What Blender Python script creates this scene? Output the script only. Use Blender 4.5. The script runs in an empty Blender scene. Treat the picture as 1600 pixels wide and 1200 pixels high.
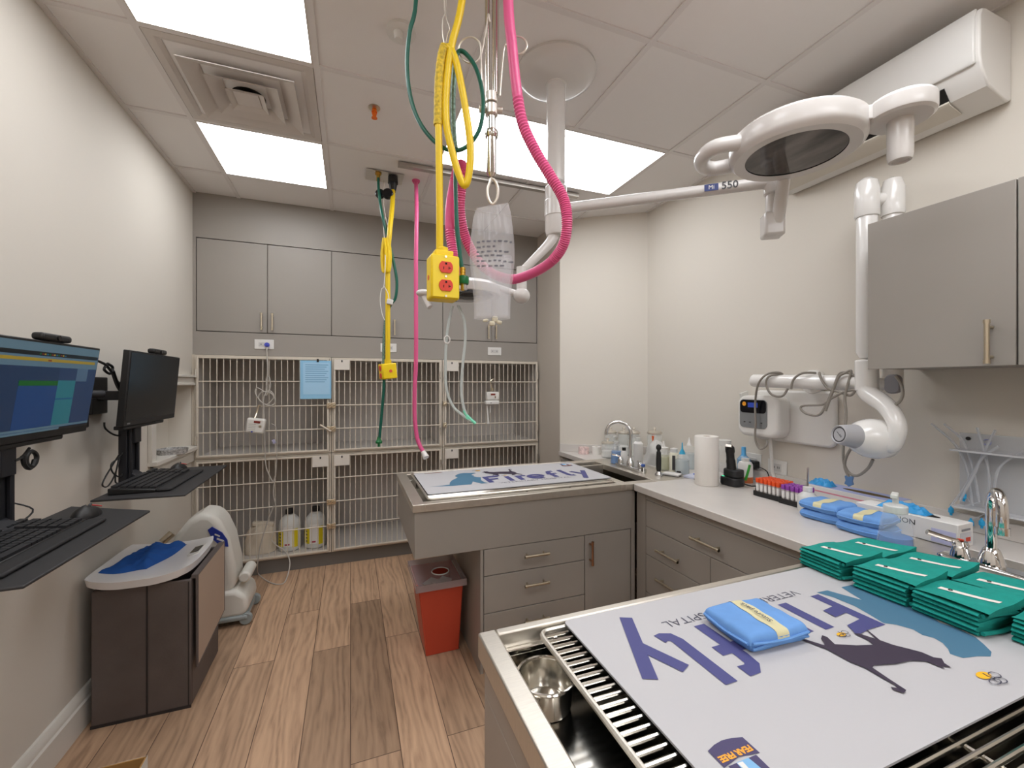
import bpy, math, random
from mathutils import Vector, Matrix, Euler
random.seed(7)
PI = math.pi
SC = bpy.context.scene
COL = SC.collection
# ---------------------------------------------------------------- camera geometry (1600x1200, focal 664 px)
FP, YAW, CH = 664.0, math.radians(20.8), 1.40
SN, CS = math.sin(YAW), math.cos(YAW)
def ray(u, v): return (SN*FP+CS*(u-800), CS*FP-SN*(u-800), 600.0-v)
def pz(u, v, z):
    X, Y, Z = ray(u, v); s = (z-CH)/Z; return Vector((X*s, Y*s, z))
def py(u, v, y):
    X, Y, Z = ray(u, v); s = y/Y; return Vector((X*s, y, CH+Z*s))
def px(u, v, x):
    X, Y, Z = ray(u, v); s = x/X; return Vector((x, Y*s, CH+Z*s))
def W(u, v, d):
    X, Y, Z = ray(u, v); s = d/FP; return Vector((X*s, Y*s, CH+Z*s))
# ---------------------------------------------------------------- materials
def lin(c):
    if isinstance(c, str): c = [int(c[i:i+2], 16)/255 for i in (0, 2, 4)]
    return tuple((x/12.92 if x <= .04045 else ((x+.055)/1.055)**2.4) for x in c)
MATS = {}
def M(name, col=None, rough=.5, metal=0., trans=0., alpha=1., emit=0., var=0., vscale=8., bump=0., bscale=60., coat=0., stretch=None, ior=1.45):
    if name in MATS: return MATS[name]
    m = bpy.data.materials.new(name); m.use_nodes = True
    nt = m.node_tree; b = nt.nodes['Principled BSDF']
    c = lin(col)
    b.inputs['Base Color'].default_value = (*c, 1)
    b.inputs['Roughness'].default_value = rough
    b.inputs['Metallic'].default_value = metal
    b.inputs['Transmission Weight'].default_value = trans
    b.inputs['Alpha'].default_value = alpha
    b.inputs['IOR'].default_value = ior
    b.inputs['Coat Weight'].default_value = coat
    if emit:
        b.inputs['Emission Color'].default_value = (*c, 1); b.inputs['Emission Strength'].default_value = emit
    if var or bump:
        tc = nt.nodes.new('ShaderNodeTexCoord'); mp = nt.nodes.new('ShaderNodeMapping')
        nt.links.new(tc.outputs['Object'], mp.inputs['Vector'])
        if stretch: mp.inputs['Scale'].default_value = stretch
    if var:
        n = nt.nodes.new('ShaderNodeTexNoise'); n.inputs['Scale'].default_value = vscale; n.inputs['Detail'].default_value = 4
        nt.links.new(mp.outputs['Vector'], n.inputs['Vector'])
        r = nt.nodes.new('ShaderNodeValToRGB')
        r.color_ramp.elements[0].position = .3; r.color_ramp.elements[1].position = .7
        r.color_ramp.elements[0].color = (*[x*(1-var) for x in c], 1); r.color_ramp.elements[1].color = (*[min(1, x*(1+var)) for x in c], 1)
        nt.links.new(n.outputs['Fac'], r.inputs['Fac']); nt.links.new(r.outputs['Color'], b.inputs['Base Color'])
    if bump:
        n = nt.nodes.new('ShaderNodeTexNoise'); n.inputs['Scale'].default_value = bscale; n.inputs['Detail'].default_value = 3
        nt.links.new(mp.outputs['Vector'], n.inputs['Vector'])
        bp = nt.nodes.new('ShaderNodeBump'); bp.inputs['Strength'].default_value = bump; bp.inputs['Distance'].default_value = .002
        nt.links.new(n.outputs['Fac'], bp.inputs['Height']); nt.links.new(bp.outputs['Normal'], b.inputs['Normal'])
    MATS[name] = m
    return m
# ---------------------------------------------------------------- mesh builder (world coordinates)
class B:
    def __init__(s): s.v = []; s.f = []; s.mi = []; s.m = 0
    def add(s, vs, fs):
        o = len(s.v); s.v += [tuple(x) for x in vs]
        for f in fs: s.f.append(tuple(i+o for i in f)); s.mi.append(s.m)
        return s
    def box(s, x0, x1, y0, y1, z0, z1):
        vs = [(x, y, z) for z in (z0, z1) for y in (y0, y1) for x in (x0, x1)]
        return s.add(vs, [(0,2,3,1), (4,5,7,6), (0,1,5,4), (2,6,7,3), (0,4,6,2), (1,3,7,5)])
    def obox(s, c, size, rot=(0,0,0)):
        R = Euler(rot).to_matrix(); c = Vector(c)
        h = [x/2 for x in size]
        vs = [c+R@Vector((x, y, z)) for z in (-h[2], h[2]) for y in (-h[1], h[1]) for x in (-h[0], h[0])]
        return s.add(vs, [(0,2,3,1), (4,5,7,6), (0,1,5,4), (2,6,7,3), (0,4,6,2), (1,3,7,5)])
    def prism(s, pts, a, b, axis='z'):
        def P(p, h):
            return (p[0], p[1], h) if axis == 'z' else ((h, p[0], p[1]) if axis == 'x' else (p[0], h, p[1]))
        n = len(pts); ar = sum(pts[i][0]*pts[(i+1) % n][1]-pts[(i+1) % n][0]*pts[i][1] for i in range(n))
        if (ar < 0) != (axis == 'y'): pts = pts[::-1]
        vs = [P(p, a) for p in pts]+[P(p, b) for p in pts]
        if b < a: vs = vs[n:]+vs[:n]
        return s.add(vs, [tuple(range(n))[::-1], tuple(range(n, 2*n))]+[(i, (i+1) % n, n+(i+1) % n, n+i) for i in range(n)])
    def cyl(s, p0, p1, r, r2=None, n=16, caps=True):
        p0, p1 = Vector(p0), Vector(p1); r2 = r if r2 is None else r2
        d = (p1-p0).normalized(); a = d.orthogonal().normalized(); b = d.cross(a)
        vs = []
        for p, q in ((p0, r), (p1, r2)):
            for i in range(n): t = 2*PI*i/n; vs.append(p+(a*math.cos(t)+b*math.sin(t))*q)
        fs = [(i, (i+1) % n, n+(i+1) % n, n+i) for i in range(n)]
        if caps: fs += [tuple(range(n))[::-1], tuple(range(n, 2*n))]
        return s.add(vs, fs)
    def tube(s, pts, r, n=8, k=4, closed=False, rf=None):
        pts = [Vector(p) for p in pts]
        if k > 1: pts = smooth(pts, k, closed)
        N = len(pts); a = None; vs = []
        for i, p in enumerate(pts):
            d = (pts[(i+1) % N]-pts[i-1]) if closed else (pts[min(i+1, N-1)]-pts[max(i-1, 0)])
            d.normalize()
            a = d.orthogonal().normalized() if a is None else (a-d*a.dot(d)).normalized()
            b = d.cross(a); q = r if rf is None else r*rf(i/(N-1), i)
            for j in range(n): t = 2*PI*j/n; vs.append(p+(a*math.cos(t)+b*math.sin(t))*q)
        fs = []
        for i in range(N if closed else N-1):
            for j in range(n):
                i2 = (i+1) % N
                fs.append((i*n+j, i*n+(j+1) % n, i2*n+(j+1) % n, i2*n+j))
        if not closed: fs += [tuple(range(n))[::-1], tuple(range((N-1)*n, N*n))]
        return s.add(vs, fs)
    def lathe(s, prof, c=(0,0,0), n=24, R=None, closed=False, caps=True):
        c = Vector(c); vs = []; m = len(prof)
        for r, z in prof:
            for i in range(n):
                t = 2*PI*i/n; p = Vector((r*math.cos(t), r*math.sin(t), z))
                vs.append(c+(R@p if R else p))
        fs = []
        for k in range(m if closed else m-1):
            k2 = (k+1) % m
            for i in range(n): fs.append((k*n+i, k*n+(i+1) % n, k2*n+(i+1) % n, k2*n+i))
        if not closed and caps:
            if prof[0][0] > 1e-5: fs.append(tuple(range(n))[::-1])
            if prof[-1][0] > 1e-5: fs.append(tuple(range((m-1)*n, m*n)))
        return s.add(vs, fs)
    def ball(s, c, r, sc=(1,1,1), R=None, n=16, m=10):
        prof = [(math.sin(PI*k/m), -math.cos(PI*k/m)) for k in range(m+1)]
        prof[0] = (1e-4, -1); prof[-1] = (1e-4, 1); c = Vector(c); vs = []
        for a, z in prof:
            for i in range(n):
                t = 2*PI*i/n; p = Vector((a*math.cos(t)*sc[0], a*math.sin(t)*sc[1], z*sc[2]))*r
                vs.append(c+(R@p if R else p))
        fs = [(k*n+i, k*n+(i+1) % n, (k+1)*n+(i+1) % n, (k+1)*n+i) for k in range(m) for i in range(n)]
        return s.add(vs, fs)
    def poly(s, pts): return s.add(pts, [tuple(range(len(pts)))])
    def grid(s, fn, nu, nv):
        vs = [fn(i/nu, j/nv) for j in range(nv+1) for i in range(nu+1)]
        return s.add(vs, [(j*(nu+1)+i, j*(nu+1)+i+1, (j+1)*(nu+1)+i+1, (j+1)*(nu+1)+i) for j in range(nv) for i in range(nu)])
    def stroke(s, pts, w, P):           # flat ribbon of width w along 2-d points, P maps 2-d to 3-d
        pts = [Vector((p[0], p[1])) for p in pts]; L = []; R = []
        for i, p in enumerate(pts):
            d = pts[min(i+1, len(pts)-1)]-pts[max(i-1, 0)]; d.normalize(); nn = Vector((-d.y, d.x))*w/2
            L.append(p+nn); R.append(p-nn)
        n = len(pts)
        return s.add([P(q.x, q.y) for q in L+R], [(n+i, n+i+1, i+1, i) for i in range(n-1)])
    def text(s, txt, size, Mx, ext=.0, align='CENTER', bold=0.):
        cu = bpy.data.curves.new('t', 'FONT'); cu.body = txt; cu.size = size; cu.align_x = align; cu.align_y = 'CENTER'
        cu.extrude = ext; cu.offset = bold; cu.resolution_u = 3
        o = bpy.data.objects.new('t', cu); COL.objects.link(o)
        me = bpy.data.meshes.new_from_object(o.evaluated_get(bpy.context.evaluated_depsgraph_get()))
        s.add([Mx@v.co for v in me.vertices], [tuple(p.vertices) for p in me.polygons])
        bpy.data.objects.remove(o); bpy.data.curves.remove(cu); bpy.data.meshes.remove(me)
        return s
    def build(s, name, mats, parent=None, loc=None, bevel=0, seg=2, sharp=35, flat=False, sub=0):
        if not isinstance(mats, (list, tuple)): mats = [mats]
        o3 = Vector(loc) if loc is not None else (ROOT[parent] if parent else Vector((0, 0, 0)))
        me = bpy.data.meshes.new(name)
        me.from_pydata([Vector(v)-o3 for v in s.v], [], s.f)
        for m in mats: me.materials.append(m)
        me.polygons.foreach_set('material_index', s.mi)
        if not flat:
            me.polygons.foreach_set('use_smooth', [True]*len(me.polygons))
            me.set_sharp_from_angle(angle=math.radians(sharp))
        me.update()
        o = bpy.data.objects.new(name, me); COL.objects.link(o)
        if parent: o.parent = parent; ROOT[o] = ROOT[parent]
        else: o.location = o3; ROOT[o] = o3
        if bevel:
            bm = o.modifiers.new('edge', 'BEVEL'); bm.width = bevel; bm.segments = seg; bm.limit_method = 'ANGLE'; bm.angle_limit = math.radians(40)
        if sub:
            sm = o.modifiers.new('round', 'SUBSURF'); sm.levels = sub; sm.render_levels = sub
        return o
ROOT = {}
def smooth(pts, k=4, closed=False):
    pts = [Vector(p) for p in pts]; N = len(pts); out = []
    if N < 3 and not closed: return pts
    for i in range(N if closed else N-1):
        g = (lambda j: pts[j % N]) if closed else (lambda j: pts[max(0, min(N-1, j))])
        p0, p1, p2, p3 = g(i-1), g(i), g(i+1), g(i+2)
        for q in range(k):
            t = q/k
            out.append(.5*((2*p1)+(p2-p0)*t+(2*p0-5*p1+4*p2-p3)*t*t+(3*p1-p0-3*p2+p3)*t**3))
    if not closed: out.append(pts[-1])
    return out
def tag(o, label, cat, group=None):
    o['label'] = label; o['category'] = cat
    if group: o['group'] = group
    return o
def thing(name, label, cat, loc=(0,0,0), group=None):
    o = bpy.data.objects.new(name, None); COL.objects.link(o); o.location = loc; o.empty_display_size = .05
    ROOT[o] = Vector(loc)
    return tag(o, label, cat, group)
def struct(o): o['kind'] = 'structure'; return o
def kids(o): return [c for c in COL.objects if c.parent == o]
def copy_tree(o, parent=None):
    c = o.copy(); COL.objects.link(c)
    if parent: c.parent = parent
    for ch in kids(o): copy_tree(ch, c)
    return c
def dup(o, loc, label=None, rz=None):
    c = copy_tree(o); c.location = loc
    if rz is not None: c.rotation_euler.z = rz
    if label: c['label'] = label
    return c
def rrect(cx, cy, w, h, r, n=5):
    out = []
    for (sx, sy, a0) in ((1, 1, 0), (-1, 1, 90), (-1, -1, 180), (1, -1, 270)):
        for i in range(n+1):
            a = math.radians(a0+90*i/n); out.append((cx+sx*(w/2-r)+r*math.cos(a), cy+sy*(h/2-r)+r*math.sin(a)))
    return out
# palette
GREY = M('grey laminate', '969089', .45, var=.03, vscale=2, bump=.03, bscale=200)
GREYD = M('grey laminate shadow gap', '3c3934', .7)
WALLM = M('warm white wall paint', 'd2ccc2', .75, bump=.06, bscale=140)
PILLAR = M('shade toned wall paint', 'c0b8ad', .7, bump=.05, bscale=140)  # wall colour darkened to paint in the shade on the return wall
WHITE = M('white plastic', 'dcdad6', .35)
WHITEG = M('glossy white enamel', 'e4e2df', .18, coat=.4)
CREAM = M('cream coated metal', 'cfc6b8', .4, var=.02)
TRIMW = M('white painted trim', 'd8d4cc', .4)
STEEL = M('brushed stainless steel', 'ddd7cd', .42, 1., var=.06, vscale=30, stretch=(1, 20, 1))
STEELB = M('polished steel', 'd6d2ca', .14, 1.)
CHROME = M('chrome', 'dedede', .06, 1.)
NICKEL = M('satin nickel', 'd2c6b0', .28, 1.)
BLACK = M('black plastic', '1d1c1c', .45)
BLACKM = M('black metal', '26262a', .5, .3)
DKGREY = M('dark grey plastic', '3b3a3c', .5)
COUNTER = M('pale grey quartz', 'cdc8c3', .3, var=.04, vscale=6)
PAPER = M('white paper', 'e3e1de', .7)
YELLOW = M('safety yellow rubber', 'f0cf1a', .4)
RED = M('red receptacle plastic', 'd8402f', .4)
GREENH = M('dark green hose', '0b5a4a', .35)
PINK = M('pink translucent tubing', 'dd5c8f', .35)
CLEAR = M('clear plastic', 'e6eaea', .1, alpha=.18, coat=.3)
MILKY = M('milky plastic', 'e6e6e2', .3, alpha=.75)
GLASS = M('clear jar glass', 'eef2f0', .05, alpha=.2, coat=.5)
BLUEW = M('blue sterile wrap', '6a9ad6', .8, var=.06, vscale=20, bump=.3, bscale=90)
TEAL = M('teal surgical cotton', '0f8f84', .9, var=.08, vscale=40, bump=.4, bscale=400)
NAVY = M('royal blue cotton', '1b4f98', .9, var=.08, vscale=25, bump=.4, bscale=60)
DARKHOLE = M('dark opening', '16130f', .8)
# ================================================================ room shell
XL, XR, YB, YF, ZC = -1.035, 2.18, 3.578, -4.2, 2.75
AC0, AC1 = (2.18, 2.74), (1.611, 3.129)         # angled wall ends
def floor_mat():
    m = bpy.data.materials.new('oak vinyl planks'); m.use_nodes = True
    nt = m.node_tree; N = nt.nodes; L = nt.links; b = N['Principled BSDF']
    tc = N.new('ShaderNodeTexCoord'); mp = N.new('ShaderNodeMapping'); mp.inputs['Rotation'].default_value = (0, 0, PI/2)
    L.new(tc.outputs['Object'], mp.inputs['Vector'])
    br = N.new('ShaderNodeTexBrick'); br.offset = .37; br.inputs['Scale'].default_value = 1
    br.inputs['Brick Width'].default_value = 1.22; br.inputs['Row Height'].default_value = .18; br.inputs['Mortar Size'].default_value = .0018
    br.inputs['Mortar Smooth'].default_value = .2; br.inputs['Bias'].default_value = 0
    br.inputs['Color1'].default_value = (0, 0, 0, 1); br.inputs['Color2'].default_value = (1, 1, 1, 1); br.inputs['Mortar'].default_value = (.5, .5, .5, 1)
    L.new(mp.outputs['Vector'], br.inputs['Vector'])
    # grain runs along y; shift the grain plank by plank
    off = N.new('ShaderNodeVectorMath'); off.operation = 'MULTIPLY_ADD'; off.inputs[1].default_value = (7, 3, 0)
    L.new(br.outputs['Color'], off.inputs[0]); L.new(tc.outputs['Object'], off.inputs[2])
    m2 = N.new('ShaderNodeMapping'); m2.inputs['Scale'].default_value = (1, .09, 1); L.new(off.outputs[0], m2.inputs['Vector'])
    n1 = N.new('ShaderNodeTexNoise'); n1.inputs['Scale'].default_value = 30; n1.inputs['Detail'].default_value = 6; n1.inputs['Roughness'].default_value = .65
    n1.inputs['Distortion'].default_value = .6
    L.new(m2.outputs['Vector'], n1.inputs['Vector'])
    m3 = N.new('ShaderNodeMapping'); m3.inputs['Scale'].default_value = (1, .16, 1); L.new(off.outputs[0], m3.inputs['Vector'])
    wv = N.new('ShaderNodeTexWave'); wv.wave_type = 'BANDS'; wv.bands_direction = 'X'
    wv.inputs['Scale'].default_value = 9; wv.inputs['Distortion'].default_value = 14; wv.inputs['Detail'].default_value = 3; wv.inputs['Detail Scale'].default_value = 1.2
    L.new(m3.outputs['Vector'], wv.inputs['Vector'])
    mx = N.new('ShaderNodeMix'); mx.data_type = 'FLOAT'; mx.inputs[0].default_value = .38
    mx.inputs[0].default_value = .2; L.new(n1.outputs['Fac'], mx.inputs[2]); L.new(wv.outputs['Fac'], mx.inputs[3])
    cr = N.new('ShaderNodeValToRGB'); e = cr.color_ramp.elements
    e[0].position = .22; e[0].color = (*lin('8a6d55'), 1); e[1].position = .78; e[1].color = (*lin('cda886'), 1)
    q = e.new(.45); q.color = (*lin('b59274'), 1)
    L.new(mx.outputs[0], cr.inputs['Fac'])
    hs = N.new('ShaderNodeHueSaturation'); mr = N.new('ShaderNodeMapRange'); mr.inputs['To Min'].default_value = .70; mr.inputs['To Max'].default_value = 1.12
    L.new(br.outputs['Color'], mr.inputs['Value']); L.new(mr.outputs['Result'], hs.inputs['Value']); L.new(cr.outputs['Color'], hs.inputs['Color'])
    hs.inputs['Saturation'].default_value = .95
    dk = N.new('ShaderNodeMix'); dk.data_type = 'RGBA'; dk.inputs[7].default_value = (*lin('5a4335'), 1)
    L.new(br.outputs['Fac'], dk.inputs[0]); L.new(hs.outputs['Color'], dk.inputs[6]); L.new(dk.outputs[2], b.inputs['Base Color'])
    b.inputs['Roughness'].default_value = .42
    bp = N.new('ShaderNodeBump'); bp.inputs['Strength'].default_value = .08; bp.inputs['Distance'].default_value = .001
    L.new(n1.outputs['Fac'], bp.inputs['Height']); L.new(bp.outputs['Normal'], b.inputs['Normal'])
    return m
struct(B().box(XL-.2, XR+.2, YF-.1, 4.5, -.1, 0).build('floor', floor_mat()))
TILE = M('ceiling tile', 'e8e5e3', .9, bump=.15, bscale=220)
struct(B().box(XL-.2, XR+.2, YF-.1, 4.5, ZC, ZC+.1).build('ceiling', TILE))
GX = [-.757, -.135, .487, 1.109, 1.731]; GY = [-3.51, -2.90, -2.29, -1.68, -1.07, -.46, .15, .76, 1.37, 1.98, 2.59, 3.20]
g = B()
for x in GX: g.box(x-.012, x+.012, YF, YB, ZC-.006, ZC+.002)
for y in GY: g.box(XL, XR, y-.012, y+.012, ZC-.0055, ZC+.002)
g.box(XL, XL+.02, YF, YB, ZC-.007, ZC); g.box(XR-.02, XR, YF, 2.74, ZC-.007, ZC)
struct(g.build('trim_1', M('ceiling grid metal', 'dfdbd9', .7)))
# walls (left wall with the recessed opening beside the kennels)
NY0, NY1, NZ0, NZ1 = 2.93, 3.55, .965, 1.395
w = B()
w.box(XL-.14, XL, YF, NY0, 0, ZC); w.box(XL-.14, XL, NY1, 4.4, 0, ZC)
w.box(XL-.14, XL, NY0, NY1, 0, NZ0); w.box(XL-.14, XL, NY0, NY1, NZ1, ZC); w.box(XL-.2, XL-.13, NY0-.1, NY1+.1, NZ0-.1, NZ1+.1)
struct(w.build('wall_left', WALLM))
struct(B().box(XL-.14, XR+.14, 4.32, 4.42, 0, ZC).build('wall_back', PILLAR))
struct(B().box(XR, XR+.12, YF, 2.9, 0, ZC).build('wall_right', WALLM))
struct(B().box(XL-.14, XR+.12, YF-.1, YF, 0, ZC).build('wall_front', WALLM))
struct(B().prism([AC0, AC1, (AC1[0]+.06, AC1[1]+.09), (AC0[0]+.12, AC0[1]+.05)], 0, ZC).build('wall_corner', WALLM))
struct(B().box(1.611, 1.72, 3.131, 4.32, 0, ZC).build('wall_return', PILLAR))
b = B(); b.m = 0
b.prism([(XL, 0), (XL+.025, 0), (XL+.025, .105), (XL+.019, .112), (XL+.019, .128), (XL+.008, .145), (XL, .148)], YF, 3.53, 'y')
struct(b.build('baseboard_left', TRIMW))
# opening: sill, apron, head casing, side casing
t = B()
t.box(XL-.13, XL+.045, NY0-.06, YB-.02, NZ0-.018, NZ0+.006); t.box(XL, XL+.018, NY0-.03, YB-.02, NZ0-.10, NZ0-.018)
t.box(XL, XL+.03, NY0-.03, YB-.02, NZ0-.035, NZ0-.018)
t.box(XL, XL+.02, NY0-.06, NY0, NZ0, NZ1+.06); t.box(XL, XL+.02, NY0-.06, YB-.02, NZ1, NZ1+.05); t.box(XL, XL+.035, NY0-.07, YB-.02, NZ1+.05, NZ1+.065)
t.box(XL, XL+.028, NY0-.06, YB-.02, NZ1-.004, NZ1+.012)
struct(t.build('window_1', TRIMW, bevel=.003))
# tray on the sill
tr = B(); p = py(262, 688, 3.25)
tr.lathe([(.075, 0), (.082, .03), (.078, .03), (.072, .004), (.001, .004)], (XL+.005, 3.2, NZ0+.006), 28)
pat = M('black and white lattice print', 'a8a6a4', .4, var=.6, vscale=90)
tag(tr.build('dish', pat, loc=(XL+.005, 3.2, NZ0+.006)), 'small patterned black and white dish on the window sill', 'dish')
# ================================================================ ceiling fixtures
LED = M('lit led diffuser', 'f6f8fb', .5, emit=5.0)
FRAME = M('white panel frame', 'd8d2cc', .5)
def panel(x0, x1, y0, y1, label):
    t = thing('ceiling_light', label, 'light', ((x0+x1)/2, (y0+y1)/2, ZC), 'led ceiling panels')
    f = B(); e = .007; z0, z1 = ZC-.0075, ZC-.001
    f.box(x0+.012, x1-.012, y0+.012, y0+.012+e, z0, z1); f.box(x0+.012, x1-.012, y1-.012-e, y1-.012, z0, z1)
    f.box(x0+.012, x0+.012+e, y0+.012+e, y1-.012-e, z0, z1); f.box(x1-.012-e, x1-.012, y0+.012+e, y1-.012-e, z0, z1)
    f.build('frame', FRAME, t)
    B().box(x0+.019, x1-.019, y0+.019, y1-.019, ZC-.006, ZC-.002).build('diffuser', LED, t)
panel(GX[0], GX[1], GY[8], GY[9], 'square ceiling light panel cut by the top edge, nearer than the air vent')
panel(GX[0], GX[1], GY[10], GY[11], 'square ceiling light panel between the air vent and the grey cabinets')
panel(GX[2], GX[4], GY[9], GY[10], 'long ceiling light panel behind the steel hanging pole')
for k in (1, 3, 6): panel(GX[2], GX[4], GY[k], GY[k+1], ('added unseen long fill light panel by the far end wall behind the camera', 'added unseen long fill light panel midway behind the camera', 'added unseen long fill light panel just behind the camera over the near table')[(1, 3, 6).index(k)])  # unseen panels, added to brighten the cabinet fronts and flatten the light
for k in (1, 3, 6): panel(GX[0], GX[1], GY[k], GY[k+1], ('added unseen square fill light panel by the far end wall behind the camera', 'added unseen square fill light panel midway behind the camera by the left wall', 'added unseen square fill light panel just behind the camera by the left wall')[(1, 3, 6).index(k)])  # square panels likewise added out of view as fill light
# air vent: stepped square cones
vt = thing('air_vent', 'white square louvred air vent in the ceiling between two light panels', 'vent', (-.446, 2.285, ZC))
f = B(); cx, cy = -.446, 2.285
def ring(bb, h0, z0, h1, z1):
    a = [(cx+sx*h0, cy+sy*h0, z0) for sx, sy in ((-1,-1),(1,-1),(1,1),(-1,1))]; c = [(cx+sx*h1, cy+sy*h1, z1) for sx, sy in ((-1,-1),(1,-1),(1,1),(-1,1))]
    bb.add(a+c, [(i, (i+1) % 4, 4+(i+1) % 4, 4+i) for i in range(4)])
VENTM = M('vent enamel', 'cdc6c0', .5)
h = .296
ring(f, h, ZC-.008, h-.03, ZC-.008); ring(f, h, ZC-.001, h, ZC-.008); ring(f, h-.03, ZC-.008, h-.05, ZC-.002)
f.build('frame', VENTM, vt, flat=True)
for k, (ho, hi, zo, zi) in enumerate(((.215, .15, -.034, -.004), (.14, .085, -.038, -.006), (.075, .03, -.042, -.012))):
    l = B(); ring(l, ho, ZC+zo, hi, ZC+zi); ring(l, ho, ZC+zo+.004, hi, ZC+zi+.004); ring(l, ho, ZC+zo, ho, ZC+zo+.004)
    if k == 2: l.box(cx-.05, cx+.05, cy-.05, cy+.05, ZC-.030, ZC-.026)
    l.build('louvre', VENTM, vt, flat=True)
l = B(); l.cyl((cx, cy+.02, ZC-.004), (cx, cy+.02, ZC-.001), .07, n=24); l.build('duct_opening', DARKHOLE, vt)
# sprinkler, smoke detector
p = pz(585, 168, ZC)
t = thing('fire_sprinkler', 'orange fire sprinkler head in the ceiling', 'sprinkler', p)
B().lathe([(.028, 0), (.028, -.004), (.016, -.008), (.012, -.008)], p, 20).build('escutcheon', NICKEL, t)
s = B(); s.cyl(p-Vector((0,0,.006)), p-Vector((0,0,.02)), .011, n=12); s.cyl(p-Vector((.011,0,.02)), p-Vector((.004,0,.05)), .003, n=6); s.cyl(p-Vector((-.011,0,.02)), p-Vector((-.004,0,.05)), .003, n=6); s.cyl(p-Vector((0,0,.02)), p-Vector((0,0,.05)), .006, n=8); s.cyl(p-Vector((0,0,.05)), p-Vector((0,0,.053)), .014, n=12)
s.build('head', M('orange bulb', 'e8701c', .4), t)
p = pz(627, 48, ZC)
t = thing('smoke_detector', 'round white detector on the ceiling beside the green hose', 'detector', p)
B().lathe([(.055, 0), (.055, -.012), (.03, -.018), (.001, -.018)], p, 28).build('base', WHITE, t)
s = B(); s.cyl(p-Vector((.012,.01,.018)), p-Vector((.012,.01,.045)), .018, .014, n=16); s.build('sensor', WHITE, t)
s = B(); s.box(p.x-.02, p.x-.004, p.y-.0085, p.y-.006, ZC-.04, ZC-.024); s.build('grille', M('detector grille', '6c6a66', .5, var=.4, vscale=200), t)
# bar on the ceiling next to the long panel (curtain track)
a, c = pz(622, 252, ZC), pz(905, 301, ZC)
tr = B(); tr.box(a.x, c.x, a.y-.018, a.y+.018, ZC-.03, ZC-.0055); tr.box(a.x+.01, c.x-.01, a.y-.019, a.y-.017, ZC-.022, ZC-.016)
tag(tr.build('ceiling_track', M('aluminium', 'b9b3ac', .35, .8), loc=a, bevel=.002), 'aluminium ceiling track along the long light panel', 'track')
# ================================================================ back wall cabinets
GAP = .004
def bar_handle(bb, p0, p1, n, off=.028, r=.006):
    p0, p1, n = Vector(p0), Vector(p1), Vector(n)
    d = (p1-p0).normalized()
    bb.cyl(p0+n*off, p1+n*off, r, n=12)
    L = (p1-p0).length
    for s in (.16, .84):
        q = p0+d*L*s; bb.cyl(q, q+n*off, r*.8, n=8)
    for q in (p0, p1-d*.012): bb.cyl(q+n*off, q+d*.012+n*off, r*1.25, n=12)
cz0, cz1 = 1.775, 2.43
XS = [-1.012, -.574, -.138, .298, .731, 1.166, 1.602]
struct(B().box(XL+.0005, 1.6105, YB-.001, YB+.5, 2.434, ZC-.0005).build('trim_2', GREY))
o = B(); o.box(XL+.0005, 1.6105, YB-.001, YB+.5, 1.608, cz0-.003); struct(o.build('trim_3', GREY))
o = B(); o.box(XL+.0005, XS[0]-.003, YB-.001, YB+.5, cz0-.002, 2.4335); o.box(XS[-1]+.003, 1.6105, YB-.001, YB+.5, cz0-.002, 2.4335); struct(o.build('trim_4', GREY))
names = ['grey two-door wall cabinet above the left cages, next to the white wall', 'grey two-door wall cabinet in the middle, behind the yellow cord and pink hose', 'grey two-door wall cabinet above the right cages, behind the fluid bag']
for k in range(3):
    x0, x1, xm = XS[2*k], XS[2*k+2], XS[2*k+1]
    t = thing('wall_cabinet', names[k], 'cabinet', ((x0+x1)/2, YB+.2, cz0), 'grey cabinets above the cages')
    B().box(x0, x1, YB+.02, YB+.5, cz0, cz1).build('body', GREYD, t)
    for (a, c, hx) in ((x0, xm, xm-.035), (xm, x1, xm+.035)):
        d = B().box(a+GAP/2, c-GAP/2, YB-.002, YB+.018, cz0+.002, cz1-.002).build('door', GREY, t, bevel=.0015)
        hb = B(); bar_handle(hb, (hx, YB-.002, cz0+.02), (hx, YB-.002, cz0+.145), (0, -1, 0)); hb.build('handle', NICKEL, d)
# outlets on the fascia
def wall_outlet(label, c, w, h, group, horizontal=True):
    t = thing('wall_outlet', label, 'outlet', c, group)
    b = B(); b.box(c[0]-w/2, c[0]+w/2, c[1]-.006, c[1], c[2]-h/2, c[2]+h/2); b.build('cover_plate', WHITE, t, bevel=.002)
    b = B(); b.box(c[0]-w*.28, c[0]+w*.28, c[1]-.008, c[1]-.006, c[2]-h*.22, c[2]+h*.22)
    b.build('receptacle', M('receptacle white', 'c9c7c4', .4), t, bevel=.001)
    s = B()
    for q in (-.16, .16):
        for dz in (-.05, .05): s.box(c[0]+q*w-.004, c[0]+q*w+.004, c[1]-.0086, c[1]-.008, c[2]+dz*h-.0015, c[2]+dz*h+.0015)
    s.build('slots', DKGREY, t)
OUTY = YB-.001
for lab, (u, v) in (('white outlet on the grey fascia with a blue plug in it', (413, 538)), ('white outlet on the grey fascia behind the yellow cord', (607, 543.5)), ('white empty outlet on the grey fascia at the right', (772.5, 549))):
    c = py(u, v, OUTY); wall_outlet(lab, c, .125, .07, 'outlets above the cages')
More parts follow.
